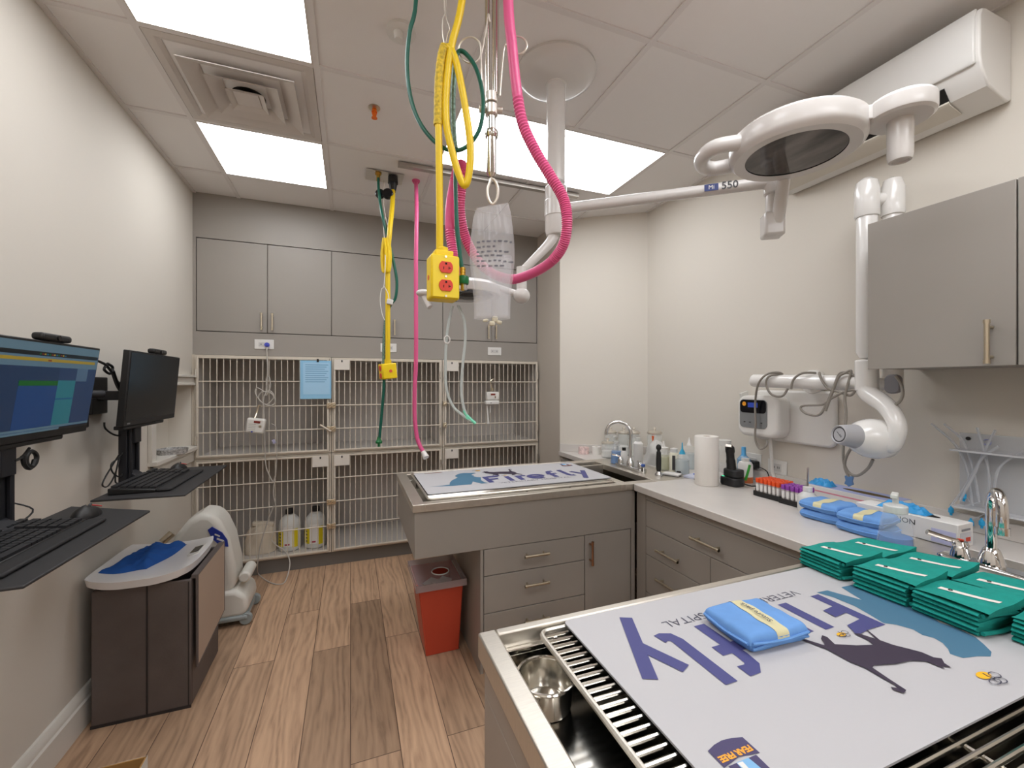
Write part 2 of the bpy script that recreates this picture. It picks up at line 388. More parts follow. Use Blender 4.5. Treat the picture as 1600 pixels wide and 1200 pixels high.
# ================================================================ kennels
INNER = M('grey cage laminate', 'bfb9b3', .55, var=.05, vscale=3)
CX = [-1.018, -.138, .722, 1.604]; KZ = [(.872, 1.604), (.108, .868)]
where = [['upper left steel cage with blue folder and coiled cord', 'upper middle cage behind the hanging pink hose', 'upper right cage with a white warmer clipped on its door'],
         ['lower left cage holding white and yellow jugs', 'lower middle cage beside the red bin, empty inside', 'lower right cage mostly hidden by the far steel table']]
struct(B().box(XL+.001, 1.6105, 3.575, 4.0, 0, .104).build('trim_5', M('dark grey plinth', '6f6c68', .5)))
struct(B().box(XL+.0005, CX[0]-.002, 3.56, 4.2, .104, 1.607).build('trim_6', CREAM))
CAGE = {}
for r in range(2):
    for c in range(3):
        x0, x1 = CX[c]+.002, CX[c+1]-.002; z0, z1 = KZ[r]
        t = thing('animal_cage', where[r][c], 'cage', ((x0+x1)/2, 3.6, z0), 'cages along the back wall')
        CAGE[r, c] = t
        s = B(); e = .012; yb = 4.12; yf = 3.56
        s.box(x0, x0+e, yf, yb, z0, z1); s.box(x1-e, x1, yf, yb, z0, z1); s.box(x0+e, x1-e, yf, yb, z0, z0+e); s.box(x0+e, x1-e, yf, yb, z1-e, z1); s.box(x0+e, x1-e, yb-e, yb, z0+e, z1-e)
        s.build('shell', INNER, t)
        s = B(); y0, y1 = 3.548, 3.56; q = .012
        s.box(x0, x0+q, y0, y1, z0, z1); s.box(x1-q, x1, y0, y1, z0, z1); s.box(x0+q, x1-q, y0, y1, z0, z0+q); s.box(x0+q, x1-q, y0, y1, z1-.008, z1)
        s.build('face_frame', CREAM, t)
        a0, a1, c0, c1 = x0+.014, x1-.014, z0+.014, z1-.01
        s = B(); yb0, yb1 = 3.53, 3.544; q = .014
        s.box(a0, a0+q, yb0, yb1, c0, c1); s.box(a1-q, a1, yb0, yb1, c0, c1); s.box(a0+q, a1-q, yb0, yb1, c0, c0+q); s.box(a0+q, a1-q, yb0, yb1, c1-q, c1)
        d = s.build('door', CREAM, t, bevel=.002)
        s = B(); n = 21
        for k in range(1, n): xx = a0+(a1-a0)*k/n; s.cyl((xx, 3.539, c0+.005), (xx, 3.539, c1-.005), .0032, n=6, caps=False)
        rz = [1.418, 1.237, 1.058] if r == 0 else [.68, .50, .315]
        for z in rz: s.cyl((a0+.005, 3.532, z), (a1-.005, 3.532, z), .0045, n=6, caps=False)
        s.build('bar_grid', CREAM, d)
        hx = a0 if c != 2 else a1
        lx = a1 if c != 2 else a0
        if c == 1: hx, lx = a1, a0
        for z in (c0+.12, c1-.12):
            s = B(); s.cyl((hx, 3.528, z-.03), (hx, 3.528, z+.03), .008, n=10); s.build('hinge', STEEL, d)
        for z in (rz[1], rz[2]):
            s = B(); s.box(lx-.016, lx+.016, 3.520, 3.53, z-.02, z+.02); s.cyl((lx-.01, 3.515, z-.012), (lx+.012, 3.515, z+.01), .005, n=8); s.build('latch', NICKEL, d, bevel=.002)
        if (r, c) != (0, 0):
            ex = (lx-.115, lx-.005) if lx == a1 else (lx+.005, lx+.115)
            s = B(); s.box(ex[0], ex[1], 3.524, 3.529, c1-.085, c1-.006); s.m = 1; xx = (ex[0]+ex[1])/2; s.box(xx-.005, xx+.005, 3.522, 3.524, c1-.026, c1-.010)
            s.build('card_holder', [M('cage card', 'd9d3ca', .6), DKGREY], d)
s = B(); p = py(500, 664, 3.52); q = py(517, 674, 3.515)
s.cyl(p, q, .007, n=8).build('latch_lever', CREAM, CAGE[0, 0])
# ================================================================ far table (wet table with sink)
CT = .85                                      # worktop height
TX0, TX1, TY0, TY1 = .263, 1.88, 1.956, 2.687
t = thing('wet_table', 'far grey wet table with steel top, drawers below and sink at its right end', 'table', (1.0, 2.3, 0))
FAR = t
b = B(); b.box(.272, 1.455, 1.966, 1.985, .60, .8145); b.box(.272, 1.455, 2.661, 2.68, .60, .8145); b.box(.272, .29, 1.985, 2.661, .60, .8145); b.box(.29, 1.40, 1.985, 2.661, .60, .61); b.build('apron', GREY, t, bevel=.002)
b = B(); b.box(.60, 1.40, 1.986, 2.66, .08, .598); b.box(1.40, 1.453, 1.986, 2.66, .08, .55); b.box(.585, .5995, 1.968, 2.675, .0, .5985); b.box(1.454, 1.478, 1.968, 2.66, 0, .81); b.box(.62, 1.44, 2.02, 2.6, 0, .08)
b.build('cabinet_body', GREY, t)
b = B()                                       # steel top: rims, trough, sink deck and basin
RX0, RX1, RY0, RY1 = .318, 1.385, 2.005, 2.64
z0, z1 = .815, CT
b.box(TX0, RX0, TY0, TY1, z0, z1); b.box(RX0, RX1, TY0, RY0, z0, z1); b.box(RX0, RX1, RY1, TY1, z0, z1); b.box(RX1, 1.415, TY0, TY1, z0, z1)
fz = .76
b.box(RX0, RX1, RY0, RY1, fz-.006, fz); b.box(RX0-.004, RX0, RY0, RY1, fz, z0); b.box(RX1, RX1+.004, RY0, RY1, fz, z0); b.box(RX0, RX1, RY0-.004, RY0, fz, z0); b.box(RX0, RX1, RY1, RY1+.004, fz, z0)
SX0, SX1, SY0, SY1 = 1.44, 1.622, 2.01, 2.61
b.box(1.415, SX0, TY0, TY1, z0, z1); b.box(SX1, TX1, TY0, TY1, z0, z1); b.box(SX0, SX1, TY0, SY0, z0, z1); b.box(SX0, SX1, SY1, TY1, z0, z1); b.box(SX0, SX1, 2.505, 2.52, z0-.03, z1-.003)
b.build('steel_top', STEEL, t, bevel=.003)
b = B(); sz = .62
b.box(SX0-.004, SX0, SY0, SY1, sz, z0); b.box(SX1, SX1+.004, SY0, SY1, sz, z0); b.box(SX0, SX1, SY0-.004, SY0, sz, z0); b.box(SX0, SX1, SY1, SY1+.004, sz, z0); b.box(SX0, SX1, SY0, SY1, sz-.006, sz); b.box(SX0, SX1, 2.511, 2.514, sz, z0)
b.build('basin', M('dark steel basin', '5a5348', .35, 1.), t)
def drawer(parent, x0, x1, yf, z0, z1, hx0, hx1, hz):
    d = B().box(x0, x1, yf, yf+.018, z0, z1).build('drawer', GREY, parent, bevel=.0015)
    h = B(); bar_handle(h, (hx0, yf, hz), (hx1, yf, hz), (0, -1, 0), .03); h.build('handle', NICKEL, d)
a = py(819, 875, 1.95); c = py(857, 870, 1.95); hl, hr = a.x, c.x
drawer(t, .603, 1.157, 1.967, .470, .597, hl, hr, .545)
drawer(t, .603, 1.157, 1.967, .288, .466, hl, hr, .40)
drawer(t, .603, 1.157, 1.967, .085, .284, hl, hr, .22)
d = B().box(1.161, 1.449, 1.967, 1.985, .085, .597).build('door', GREY, t, bevel=.0015)
h = B(); bar_handle(h, (1.19, 1.967, .445), (1.19, 1.967, .57), (0, -1, 0), .03); h.build('handle', M('copper toned nickel', 'b08468', .3, 1.), d)
# grate under the far sign
def grate(name, label, x0, x1, y0, y1, z, xb, yb):
    g = thing(name, label, 'grate', ((x0+x1)/2, (y0+y1)/2, z-.02))
    b = B(); r = .006
    b.tube([(x, y, z-r) for x, y in rrect((x0+x1)/2, (y0+y1)/2, x1-x0, y1-y0, .02, 3)], r, 8, 1, True)
    b.build('rim_bar', STEEL, g)
    b = B(); n = int((y1-y0)/.0195)
    for k in range(1, n): yy = y0+(y1-y0)*k/n; b.cyl((x0, yy, z-.0065), (x1, yy, z-.0065), .0042, n=8, caps=False)
    b.build('bars', STEELB, g)
    b = B()
    for xx in xb: b.cyl((xx, y0, z-.014), (xx, y1, z-.014), .0055, n=8, caps=False)
    b.build('cross_bars', STEELB, g)
    b = B()
    for xx in (x0+.03, x1-.03):
        for yy in (y0+.02, y1-.02): b.cyl((xx, yy, yb), (xx, yy, z-.012), .006, n=8)
    b.build('feet', STEELB, g)
    return g
grate('grate', 'steel bar grate in the far table trough under the flat sign', .345, 1.38, 2.02, 2.635, .86, [.6, .85, 1.1], .76)
# ================================================================ countertop, backsplash, base cabinets
poly = [(1.456, .91), (1.456, 1.93), (1.462, 1.953), (1.884, 1.953), (1.884, 2.69), (1.597, 2.69), (1.597, 3.124), (1.612, 3.126), (2.178, 2.738), (2.178, .06), (1.93, .06), (1.93, .908)]
b = B(); b.prism(poly, CT-.036, CT)
tag(b.build('countertop', COUNTER, loc=(1.8, 1.5, CT), bevel=.003), 'pale grey stone countertop along the right wall', 'countertop')
b = B(); b.box(2.16, 2.1795, .06, 2.74, CT+.0005, CT+.06)
nx, ny = -(AC1[1]-AC0[1]), AC1[0]-AC0[0]; L = math.hypot(nx, ny); nx, ny = nx/L, ny/L
if nx > 0: nx, ny = -nx, -ny
b.prism([(AC0[0]+nx*.001, AC0[1]+ny*.001), (AC1[0]+nx*.001, AC1[1]+ny*.001), (AC1[0]+nx*.02, AC1[1]+ny*.02), (AC0[0]+nx*.02, AC0[1]+ny*.02)], CT+.0005, CT+.06)
tag(b.build('backsplash', COUNTER, loc=(2.17, 1.5, CT), bevel=.002), 'low grey stone backsplash strip along the right wall', 'backsplash')
t = thing('base_cabinet', 'grey base cabinet with drawers under the right countertop', 'cabinet', (1.8, 1.4, 0))
b = B(); b.box(1.50, 2.17, .92, 1.925, .09, .812); b.box(1.56, 2.15, .93, 1.92, 0, .09); b.box(1.482, 1.50, 1.88, 1.954, 0, .812); b.box(1.482, 1.50, .92, 1.878, .782, .812)
b.build('body', GREY, t)
def sdrawer(y0, y1, z0, z1, h0=None, h1=None, hz=None, nm='drawer'):
    d = B().box(1.481, 1.499, y0, y1, z0, z1).build(nm, GREY, t, bevel=.0015)
    if h0: h = B(); bar_handle(h, (1.481, h0, hz), (1.481, h1, hz), (-1, 0, 0), .03); h.build('handle', NICKEL, d)
sdrawer(.925, 1.876, .640, .779, 1.365, 1.53, .697)
sdrawer(1.44, 1.876, .492, .637, 1.607, 1.765, .552)
sdrawer(1.44, 1.876, .290, .489, 1.607, 1.765, .405)
sdrawer(1.44, 1.876, .093, .287, 1.607, 1.765, .20)
sdrawer(.925, 1.437, .093, .637, nm='door')
t2 = thing('base_cabinet', 'grey corner base cabinet behind the far table', 'cabinet', (1.8, 2.85, 0))
b = B(); b.prism([(1.62, 2.70), (1.62, 3.10), (2.10, 2.76), (2.10, 2.70)], 0, .80); b.build('body', GREY, t2)
B().box(1.601, 1.618, 2.70, 3.10, .05, .79).build('door', GREY, t2, bevel=.002)
# ================================================================ near table
NX0, NX1, NY_0, NY_1 = .263, 1.925, .20, .906
t = thing('wet_table', 'near steel-topped wet table filling the lower right corner', 'table', (1.1, .55, 0))
GREIGE = M('greige laminate', '9a9087', .5, var=.03, vscale=2)
b = B(); b.box(.275, 1.92, .215, .895, 0, .722); b.box(.275, .295, .215, .895, .722, .7945); b.box(.295, 1.92, .215, .29, .722, .7945); b.box(.295, 1.92, .889, .895, .722, .7945); b.box(1.58, 1.92, .30, .878, .722, .7945); b.build('base', GREIGE, t, bevel=.002)
b = B(); z0, z1 = .795, CT
QX0, QX1, QY0, QY1 = .304, 1.56, .30, .884
b.box(NX0, QX0, NY_0, NY_1, z0, z1); b.box(QX0, QX1, NY_0, QY0, z0, z1); b.box(QX0, QX1, QY1, NY_1, z0, z1); b.box(QX1, NX1, NY_0, NY_1, z0, z1)
b.build('steel_rim', STEEL, t, bevel=.004)
b = B(); tz = .735
b.box(QX0, QX1, QY0, QY1, tz-.006, tz); b.box(QX0-.004, QX0, QY0, QY1, tz, z0+.01); b.box(QX1, QX1+.004, QY0, QY1, tz, z0+.01); b.box(QX0, QX1, QY0-.004, QY0, tz, z0+.01); b.box(QX0, QX1, QY1, QY1+.004, tz, z0+.01)
b.box(QX0, QX1, QY1-.012, QY1, .802, .815); b.box(QX0, QX1, QY0, QY0+.012, .802, .815)
b.build('trough', STEELB, t, bevel=.003)
grate('grate', 'large steel bar grate of the near table beside the metal bowl', .398, 1.54, .312, .874, .845, [.62, .9, 1.15, 1.2], .735)
# bowl
c = pz(853, 1055, .80); c.z = .7365
t = thing('bowl', 'shiny steel bowl in the left end of the near table trough', 'bowl', c)
b = B(); b.lathe([(.001, 0), (.044, 0), (.051, .006), (.054, .018), (.0585, .062), (.057, .062), (.0525, .018), (.047, .008), (.001, .004)], c, 40); b.build('body', STEELB, t)
b = B(); b.tube([c+Vector((.0595*math.cos(a), .0595*math.sin(a), .0635)) for a in [2*PI*i/36 for i in range(36)]], .004, 8, 1, True); b.build('rim', STEELB, t)
# ================================================================ the two hospital signs
LOGO = M('printed indigo', '4a4b80', .6); CATM = M('printed plum', '3a3142', .6); DOGM = M('printed teal blue', '4b7590', .6)
INK = M('printed charcoal', '4c4c5c', .6); BEEY = M('printed yellow', 'f0b92c', .6); BADGE = M('printed badge purple', '4a4468', .6); BADGEO = M('printed orange', 'f2a83c', .6); BADGEB = M('printed sky blue', '7fb2dc', .6); BROWNP = M('printed brown', '8a6a58', .6)
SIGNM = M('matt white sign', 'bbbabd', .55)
GL = {  # strokes of the word, origin at the left of F on the baseline, metres
 'F': [[(.0155, 0), (.0155, .15)]], 'i': [[(.138, 0), (.138, .115)]],
 'r': [[(.2, 0), (.2, .11)]], 'f': [[(.411, 0), (.411, .115), (.415, .14), (.428, .152), (.452, .152)], [(.385, .088), (.45, .088)]],
 'l': [[(.501, .168), (.501, .03), (.507, .014), (.522, .009), (.535, .012)]],
 'y': [[(.638, .107), (.552, -.085)], [(.552, .107), (.598, .005)]]}
ARC = [(.304+.043*math.cos(a), .053+.043*math.sin(a)) for a in [math.radians(d) for d in range(-45, -361, -15)]]
GL['e'] = [ARC[::1], [(.262, .05), (.346, .05)]]
GL['r'] += [[(.2, .07), (.212, .092), (.235, .098), (.25, .096)]]
DOG = [(.345, .118), (.305, .12), (.292, .15), (.275, .185), (.262, .15), (.25, .122), (.15, .125), (.10, .135), (.03, .150), (.09, .150), (.14, .157), (.15, .20), (.172, .25), (.2, .285), (.222, .315), (.214, .34), (.222, .375), (.24, .395), (.262, .415), (.285, .422), (.31, .412), (.345, .405), (.352, .388), (.335, .378), (.318, .362), (.312, .345), (.322, .33), (.315, .31), (.328, .285), (.348, .27), (.338, .24), (.327, .20), (.33, .15)]
CAT = [(.416, .272), (.424, .28), (.44, .305), (.452, .278), (.463, .274), (.462, .302), (.47, .315), (.506, .304), (.545, .285), (.533, .262), (.537, .254), (.553, .262), (.563, .275), (.57, .28), (.59, .246), (.597, .25), (.58, .29), (.579, .334), (.571, .357), (.573, .389), (.573, .405), (.579, .411), (.586, .405), (.591, .411), (.583, .423), (.569, .42), (.563, .389), (.556, .36), (.545, .357), (.498, .37), (.46, .374), (.432, .386), (.427, .412), (.42, .405), (.41, .415), (.405, .402), (.391, .392), (.402, .384), (.404, .366), (.415, .35), (.43, .33), (.437, .31)]
def sign(name, label, corner, rot180, z, SW, sx=1.):
    SL = 1.05
    t = thing(name, label, 'sign', (corner[0], corner[1], z), 'hospital name boards')
    def P(dz):
        if rot180: return lambda x, y: (corner[0]-x*sx, corner[1]-y, z+dz)
        return lambda x, y: (corner[0]+x, corner[1]+y, z+dz)
    p = P(0)
    pts = rrect(SL/2, SW/2, SL, SW, .012, 3)
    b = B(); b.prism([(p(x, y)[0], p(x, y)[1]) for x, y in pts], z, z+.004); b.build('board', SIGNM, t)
    R = Matrix.Rotation(PI if rot180 else 0, 4, 'Z')
    b = B(); p = P(.0048); X0, Y0 = .351, .126
    nz = 0
    for k in GL:
        for st in GL[k]: nz += 1; b.stroke([(X0+x, Y0+y) for x, y in st], .03, P(.0046+.00008*nz))
    def fp(bb, pts, pp=None): bb.add([(pp or p)(x, y) for x, y in pts], [tuple(range(len(pts)))])
    P9 = P(.0060)
    fp(b, [(X0+.03, Y0+.115), (X0+.09, Y0+.122), (X0+.112, Y0+.155), (X0+.06, Y0+.15), (X0+.03, Y0+.15)], P9); fp(b, [(X0+.03, Y0+.055), (X0+.075, Y0+.06), (X0+.078, Y0+.09), (X0+.035, Y0+.086), (X0+.03, Y0+.087)], P9)
    b.build('lettering', LOGO, t, flat=True)
    b = B(); fp(b, DOG, P(.0045)); b.build('dog_print', DOGM, t, flat=True)
    b = B(); fp(b, CAT, P(.0063)); b.build('cat_print', CATM, t, flat=True)
    b = B(); q = p(X0+.265, Y0-.029); b.text('VETERINARY HOSPITAL', .0345, bold=-.0003, Mx= Matrix.Translation(Vector(q))@R@Matrix.Scale(1.2, 4, (1, 0, 0)))
    b.build('small_lettering', INK, t, flat=True)
    for (bx, by, s, fl) in ((.492, .262, .9, 1), (.38, .452, 1.25, -1)):
        b = B(); b.m = 0; fp(b, [(bx+.014*s*math.cos(a), by+fl*.004+.007*s*math.sin(a)) for a in [2*PI*i/14 for i in range(14)]], P(.0060))
        b.m = 1; pp = P(.0066)
        for (ox, oy, rx, ry) in ((-.016, .002, .009, .006), (-.008, .009, .01, .006), (.004, .008, .011, .005)):
            b.stroke([(bx+ox*s+rx*s*math.cos(a), by+oy*s*1.3+ry*s*math.sin(a)) for a in [2*PI*i/12 for i in range(13)]], .0015*s, pp)
        b.stroke([(bx-.004*s, by-.006*s), (bx-.002*s, by), (bx-.004*s, by+.008*s)], .002*s, pp)
        b.build('bee_print', [BEEY, INK], t, flat=True)
    b = B(); p1, p2, p3 = P(.0046), P(.0050), P(.0054); bx, by = .975, .42
    b.m = 0; fp(b, [(bx-.036, by), (bx-.036, by-.03), (bx-.018, by-.035), (bx, by-.037), (bx+.018, by-.035), (bx+.036, by-.03), (bx+.036, by), (bx, by-.006)], p2)
    fp(b, [(bx-.028, by), (bx+.028, by), (bx+.026, by+.04), (bx, by+.055), (bx-.026, by+.04)], p1)
    b.m = 2; fp(b, [(bx-.012, by+.0), (bx+.012, by), (bx+.016, by+.035), (bx, by+.05), (bx-.016, by+.035)], p2)
    b.m = 3; fp(b, [(bx+.002, by+.002), (bx+.012, by+.001), (bx+.01, by+.022), (bx+.004, by+.022)], p3)
    b.m = 1; b.text('FEAR FREE', .0135, Matrix.Translation(Vector(p3(bx, by-.012)))@R, bold=.0006)
    b.build('badge_print', [BADGE, BADGEO, BADGEB, PAPER], t, flat=True)
    b = B(); fp(b, [(.06, .478), (.165, .478), (.165, .492), (.06, .492)], P(.0045)); b.build('caption_strip', BROWNP, t, flat=True) if not rot180 else None
    return t
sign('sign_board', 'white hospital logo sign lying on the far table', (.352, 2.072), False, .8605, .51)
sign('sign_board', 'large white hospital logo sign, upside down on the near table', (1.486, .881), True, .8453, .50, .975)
# ================================================================ right wall: air conditioner, cabinet, x-ray unit, tube rack
t = thing('air_conditioner', 'white split air conditioner high on the right wall', 'air conditioner', (XR, 1.17, 2.4))
y0, y1 = .775, 1.575; zb, zt = 2.388, 2.675
prof = [(XR-.001, zb+.012), (XR-.03, zb), (XR-.15, zb+.03), (XR-.195, zb+.085), (XR-.205, zb+.13), (XR-.205, zt-.03), (XR-.19, zt-.005), (XR-.17, zt), (XR-.001, zt)]
b = B(); b.prism(prof, y0, y1, 'y'); b.build('casing', WHITE, t, bevel=.006, seg=3)
b = B(); b.prism([(XR-.207, zb+.095), (XR-.214, zb+.105), (XR-.214, zt-.035), (XR-.2, zt-.002), (XR-.19, zt-.002), (XR-.2, zb+.1)], y0+.012, y1-.012, 'y'); b.build('front_panel', M('white panel gloss', 'e0dfdc', .25, coat=.3), t, bevel=.004)
b = B(); b.prism([(XR-.15, zb+.0305), (XR-.188, zb+.073), (XR-.19, zb+.069), (XR-.152, zb+.0265)], y0+.1, y1-.03, 'y'); b.build('outlet_slot', DARKHOLE, t)
b = B(); b.prism([(XR-.075, zb+.0085), (XR-.15, zb+.024), (XR-.158, zb+.034), (XR-.16, zb+.027), (XR-.151, zb+.019), (XR-.075, zb+.004)], y0+.1, y1-.035, 'y'); b.build('louvre', M('ac louvre', 'cfc9bd', .4), t)
b = B(); b.m = 0
b.prism([(XR-.2015, zb+.088), (XR-.2045, zb+.091), (XR-.1995, zb+.078)], y0+.13, y0+.26, 'y'); b.m = 1
for k in range(9): b.prism([(XR-.203, zb+.086), (XR-.2048, zb+.089), (XR-.2015, zb+.081)], y0+.135+k*.009, y0+.139+k*.009, 'y')
b.build('rating_label', [PAPER, DKGREY], t)
# upper cabinet
t = thing('wall_cabinet', 'grey two-door wall cabinet on the right wall beside the x-ray arm', 'cabinet', (2.0, .65, 1.456))
UX = 1.85
b = B(); b.box(UX+.02, XR-.001, .26, 1.036, 1.458, 2.01); b.build('body', GREY, t)
for (a, c, hy) in ((.649, 1.037, .70), (.26, .645, .60)):
    d = B().box(UX, UX+.019, a, c, 1.456, 2.011).build('door', GREY, t, bevel=.0015)
    h = B(); bar_handle(h, (UX, hy, 1.462), (UX, hy, 1.597), (-1, 0, 0), .03, .0065); h.build('handle', NICKEL, d)
# dental x-ray
t = thing('xray_machine', 'white wall-mounted dental x-ray machine with folding arm and coiled grey cable', 'x-ray machine', (2.1, 1.5, 1.2))
b = B(); b.prism(rrect(1.56, 1.228, .44, .275, .04, 6), XR-.028, XR-.001, 'x'); b.build('backplate', WHITE, t, bevel=.012, seg=3)
b = B(); b.prism(rrect(1.685, 1.225, .25, .225, .05, 6), XR-.12, XR-.02, 'x'); b.build('control_box', WHITE, t, bevel=.02, seg=4)
cb = XR-.1205
b = B(); b.prism(rrect(1.705, 1.237, .168, .155, .025, 6), cb-.003, cb+.001, 'x'); b.build('control_panel', M('grey keypad', '7d7f80', .4), t, bevel=.001)
b = B(); b.prism([p for p in rrect(1.705, 1.277, .158, .07, .018, 6)], cb-.0045, cb-.002, 'x'); b.build('display', M('black display glass', '0b0c12', .15), t)
b = B(); b.m = 0; b.cyl((cb-.0046, 1.758, 1.290), (cb-.0055, 1.758, 1.290), .012, n=18); b.m = 1
for k in range(4): b.cyl((cb-.0032, 1.757-k*.035, 1.190), (cb-.004, 1.757-k*.035, 1.192), .005, n=12)
b.m = 2; b.box(cb-.0052, cb-.0045, 1.675, 1.735, 1.272, 1.298)
b.build('buttons', [M('amber button', 'f0a030', .4), BLACK, M('dim blue readout', '263a86', .4, emit=.3)], t)
b = B(); b.box(XR-.075, XR-.06, 1.5805, 1.5865, 1.2, 1.222); b.build('key_slot', BLACK, t)
b = B(); b.prism([(XR-.02, 1.36), (XR-.075, 1.345), (XR-.03, 1.20), (XR-.012, 1.20)], 1.822, 1.835, 'y'); b.build('side_hook', MILKY, t)
ax = 2.03
b = B(); b.cyl((ax, 1.68, 1.418), (ax, 1.22, 1.405), .034, n=24); b.build('horizontal_arm', WHITEG, t, bevel=.006)
b = B(); b.cyl((ax, 1.45, 1.41), (XR-.02, 1.45, 1.41), .03, n=20); b.cyl((XR-.03, 1.45, 1.41), (XR-.0015, 1.45, 1.41), .06, n=24); b.build('wall_bracket', WHITE, t, bevel=.004)
def tubev(name, x, y, za, zb_, r, mat=WHITEG):
    b = B(); b.lathe([(.001, za-r*.8), (r*.7, za-r*.6), (r, za), (r, zb_), (r*.8, zb_+r*.6), (r*.4, zb_+r*.9), (.001, zb_+r)], (x, y, 0), 28); return b.build(name, mat, t)
P1 = (2.0, 1.124); P2 = (2.075, 1.073)
tubev('fold_arm', P1[0], P1[1], 1.53, 2.18, .036)
o = tubev('fold_arm', P2[0], P2[1], 1.50, 2.18, .032)
b = B(); b.lathe([(.040, 2.09), (.043, 2.095), (.043, 2.2), (.036, 2.235), (.02, 2.25), (.001, 2.255)], (*P1, 0), 28); b.lathe([(.038, 2.09), (.040, 2.1), (.040, 2.2), (.03, 2.235), (.001, 2.25)], (*P2, 0), 28)
b.cyl((*P1, 2.16), (*P2, 2.16), .025, n=16); b.build('top_joint', WHITEG, t)
b = B(); b.cyl((*P1, 1.37), (*P1, 1.50), .04, n=24); b.cyl((ax, 1.235, 1.408), (*P1, 1.41), .034, n=20); b.cyl((*P2, 1.36), (*P2, 1.48), .034, n=20); b.cyl((*P1, 1.4), (*P2, 1.4), .025, n=16); b.build('lower_joint', WHITEG, t, bevel=.006)
b = B(); q = px(1396, 600, 2.0); b.prism(rrect(q.y, q.z, .052, .075, .022, 5), q.x-.012, q.x+.012, 'x'); b.build('end_cap', M('mid grey cap', '77757a', .5), t, bevel=.004)
b = B(); pts = [(*P1, 1.40), px(1358, 615, 1.99), px(1385, 635, 1.96), px(1402, 665, 1.93), px(1396, 693, 1.93), px(1385, 697, 1.93)]
b.tube(pts, .03, 16, 6, rf=lambda f, i: 1.3-.35*min(1, f*1.5)); b.build('curved_neck', WHITEG, t)
hc = px(1362, 685, 1.93); ha = (px(1314, 680, 1.80)-px(1372, 687, 1.95)).normalized()
def frame(zax):
    z = zax.normalized(); x = z.orthogonal().normalized(); return Matrix((x, z.cross(x), z)).transposed()
RH = frame(ha)
b = B(); b.lathe([(.001, -.085), (.05, -.08), (.070, -.06), (.079, -.02), (.076, .02), (.062, .055), (.047, .075), (.001, .075)], hc, 32, RH); b.build('tube_head', WHITEG, t)
b = B(); b.lathe([(.046, .065), (.048, .07), (.037, .14), (.034, .142), (.031, .138), (.001, .138)], hc, 32, RH); b.build('cone', M('pale grey cone', 'aeaeb2', .4), t)
b = B(); b.lathe([(.03, .1383), (.026, .1388), (.0255, .1384)], hc, 24, RH, closed=True); cq = hc+ha*.1392; b.obox(cq+RH@Vector((0, 0, .0)), (.03, .0015, .0008), RH.to_euler()); b.obox(cq+RH@Vector((.008, .004, 0)), (.012, .001, .0008), RH.to_euler())
b.build('aiming_marks', DKGREY, t)
q = px(1391, 694, 1.94); b = B(); b.cyl(q, q-(q-hc).normalized()*.03, .034, .036, n=24); b.build('swivel_ring', NICKEL, t)
CABLE = M('grey cable', '8a847c', .5)
def arc(y0, y1, ztop, zbot, x0, x1):   # one loop over the horizontal arm
    return [(x0, y0, zbot), (x0, y0-.01, (ztop+zbot)/2), ((x0+x1)/2, (y0+y1)/2, ztop), (x1, y1, (ztop+zbot)/2)]
b = B(); r = .0055
b.tube([px(u, v, x) for u, v, x in ((1181, 660, 2.035), (1180, 630, 2.03), (1185, 600, 1.985), (1200, 584, 1.985), (1222, 584, 2.03))]+[px(1215, 600, 2.07)], r, 8, 6)
b.tube([px(u, v, x) for u, v, x in ((1181, 660, 2.035), (1180, 685, 2.04), (1187, 701, 2.045), (1197, 697, 2.05), (1199, 688, 2.06))], r, 8, 6)
b.tube([px(u, v, x) for u, v, x in ((1222, 584, 2.03), (1202, 588, 1.985), (1197, 600, 1.985), (1205, 616, 1.985), (1222, 619, 1.99), (1231, 607, 2.0))], r, 8, 6)
b.tube([px(u, v, x) for u, v, x in ((1236, 608, 1.985), (1240, 593, 1.985), (1254, 583, 1.99), (1275, 583, 2.03))], r, 8, 6)
b.tube([px(u, v, x) for u, v, x in ((1280, 582, 2.0), (1284, 594, 1.985), (1294, 607, 1.985), (1310, 612, 1.985), (1328, 618, 1.98), (1335, 610, 1.98), (1320, 612, 1.98), (1300, 622, 1.985), (1285, 632, 1.985), (1255, 634, 1.985), (1252, 640, 1.985), (1262, 647, 1.985), (1280, 648, 1.985), (1292, 630, 1.985), (1304, 602, 1.985), (1312, 584, 1.985), (1326, 583, 1.985), (1340, 590, 1.985))], r, 8, 6)
b.tube([px(u, v, x) for u, v, x in ((1290, 642, 1.983), (1300, 615, 1.983), (1310, 590, 1.983), (1322, 582, 1.983), (1330, 580, 1.983), (1326, 596, 1.98), (1320, 620, 1.97), (1322, 650, 1.96), (1318, 690, 1.95), (1318, 720, 1.95), (1326, 738, 1.95), (1340, 743, 1.95), (1356, 732, 1.95), (1364, 718, 1.94))], r, 8, 6)
b.tube([px(u, v, x) for u, v, x in ((1344, 612, 1.98), (1360, 626, 1.97), (1378, 634, 1.96), (1400, 632, 1.95), (1410, 618, 1.95), (1408, 600, 1.96), (1400, 588, 1.97))], r, 8, 6)
b.tube([px(u, v, x) for u, v, x in ((1330, 700, 1.955), (1322, 715, 1.95), (1320, 730, 1.95), (1326, 745, 1.95))], r, 8, 6)
b.build('cable', CABLE, t)
q = px(1327, 751, 1.95)
b = B(); b.prism([(q.y+x, q.z+z) for x, z in ((-.016, .018), (-.008, .021), (.0, .016), (.008, .021), (.016, .017), (.012, 0), (.017, -.016), (.006, -.02), (0, -.026), (-.006, -.02), (-.016, -.014), (-.012, 0))], q.x-.006, q.x+.006, 'x'); b.build('film_holder', M('clear blue plastic', '5c86b8', .3, alpha=.8), t, bevel=.002)
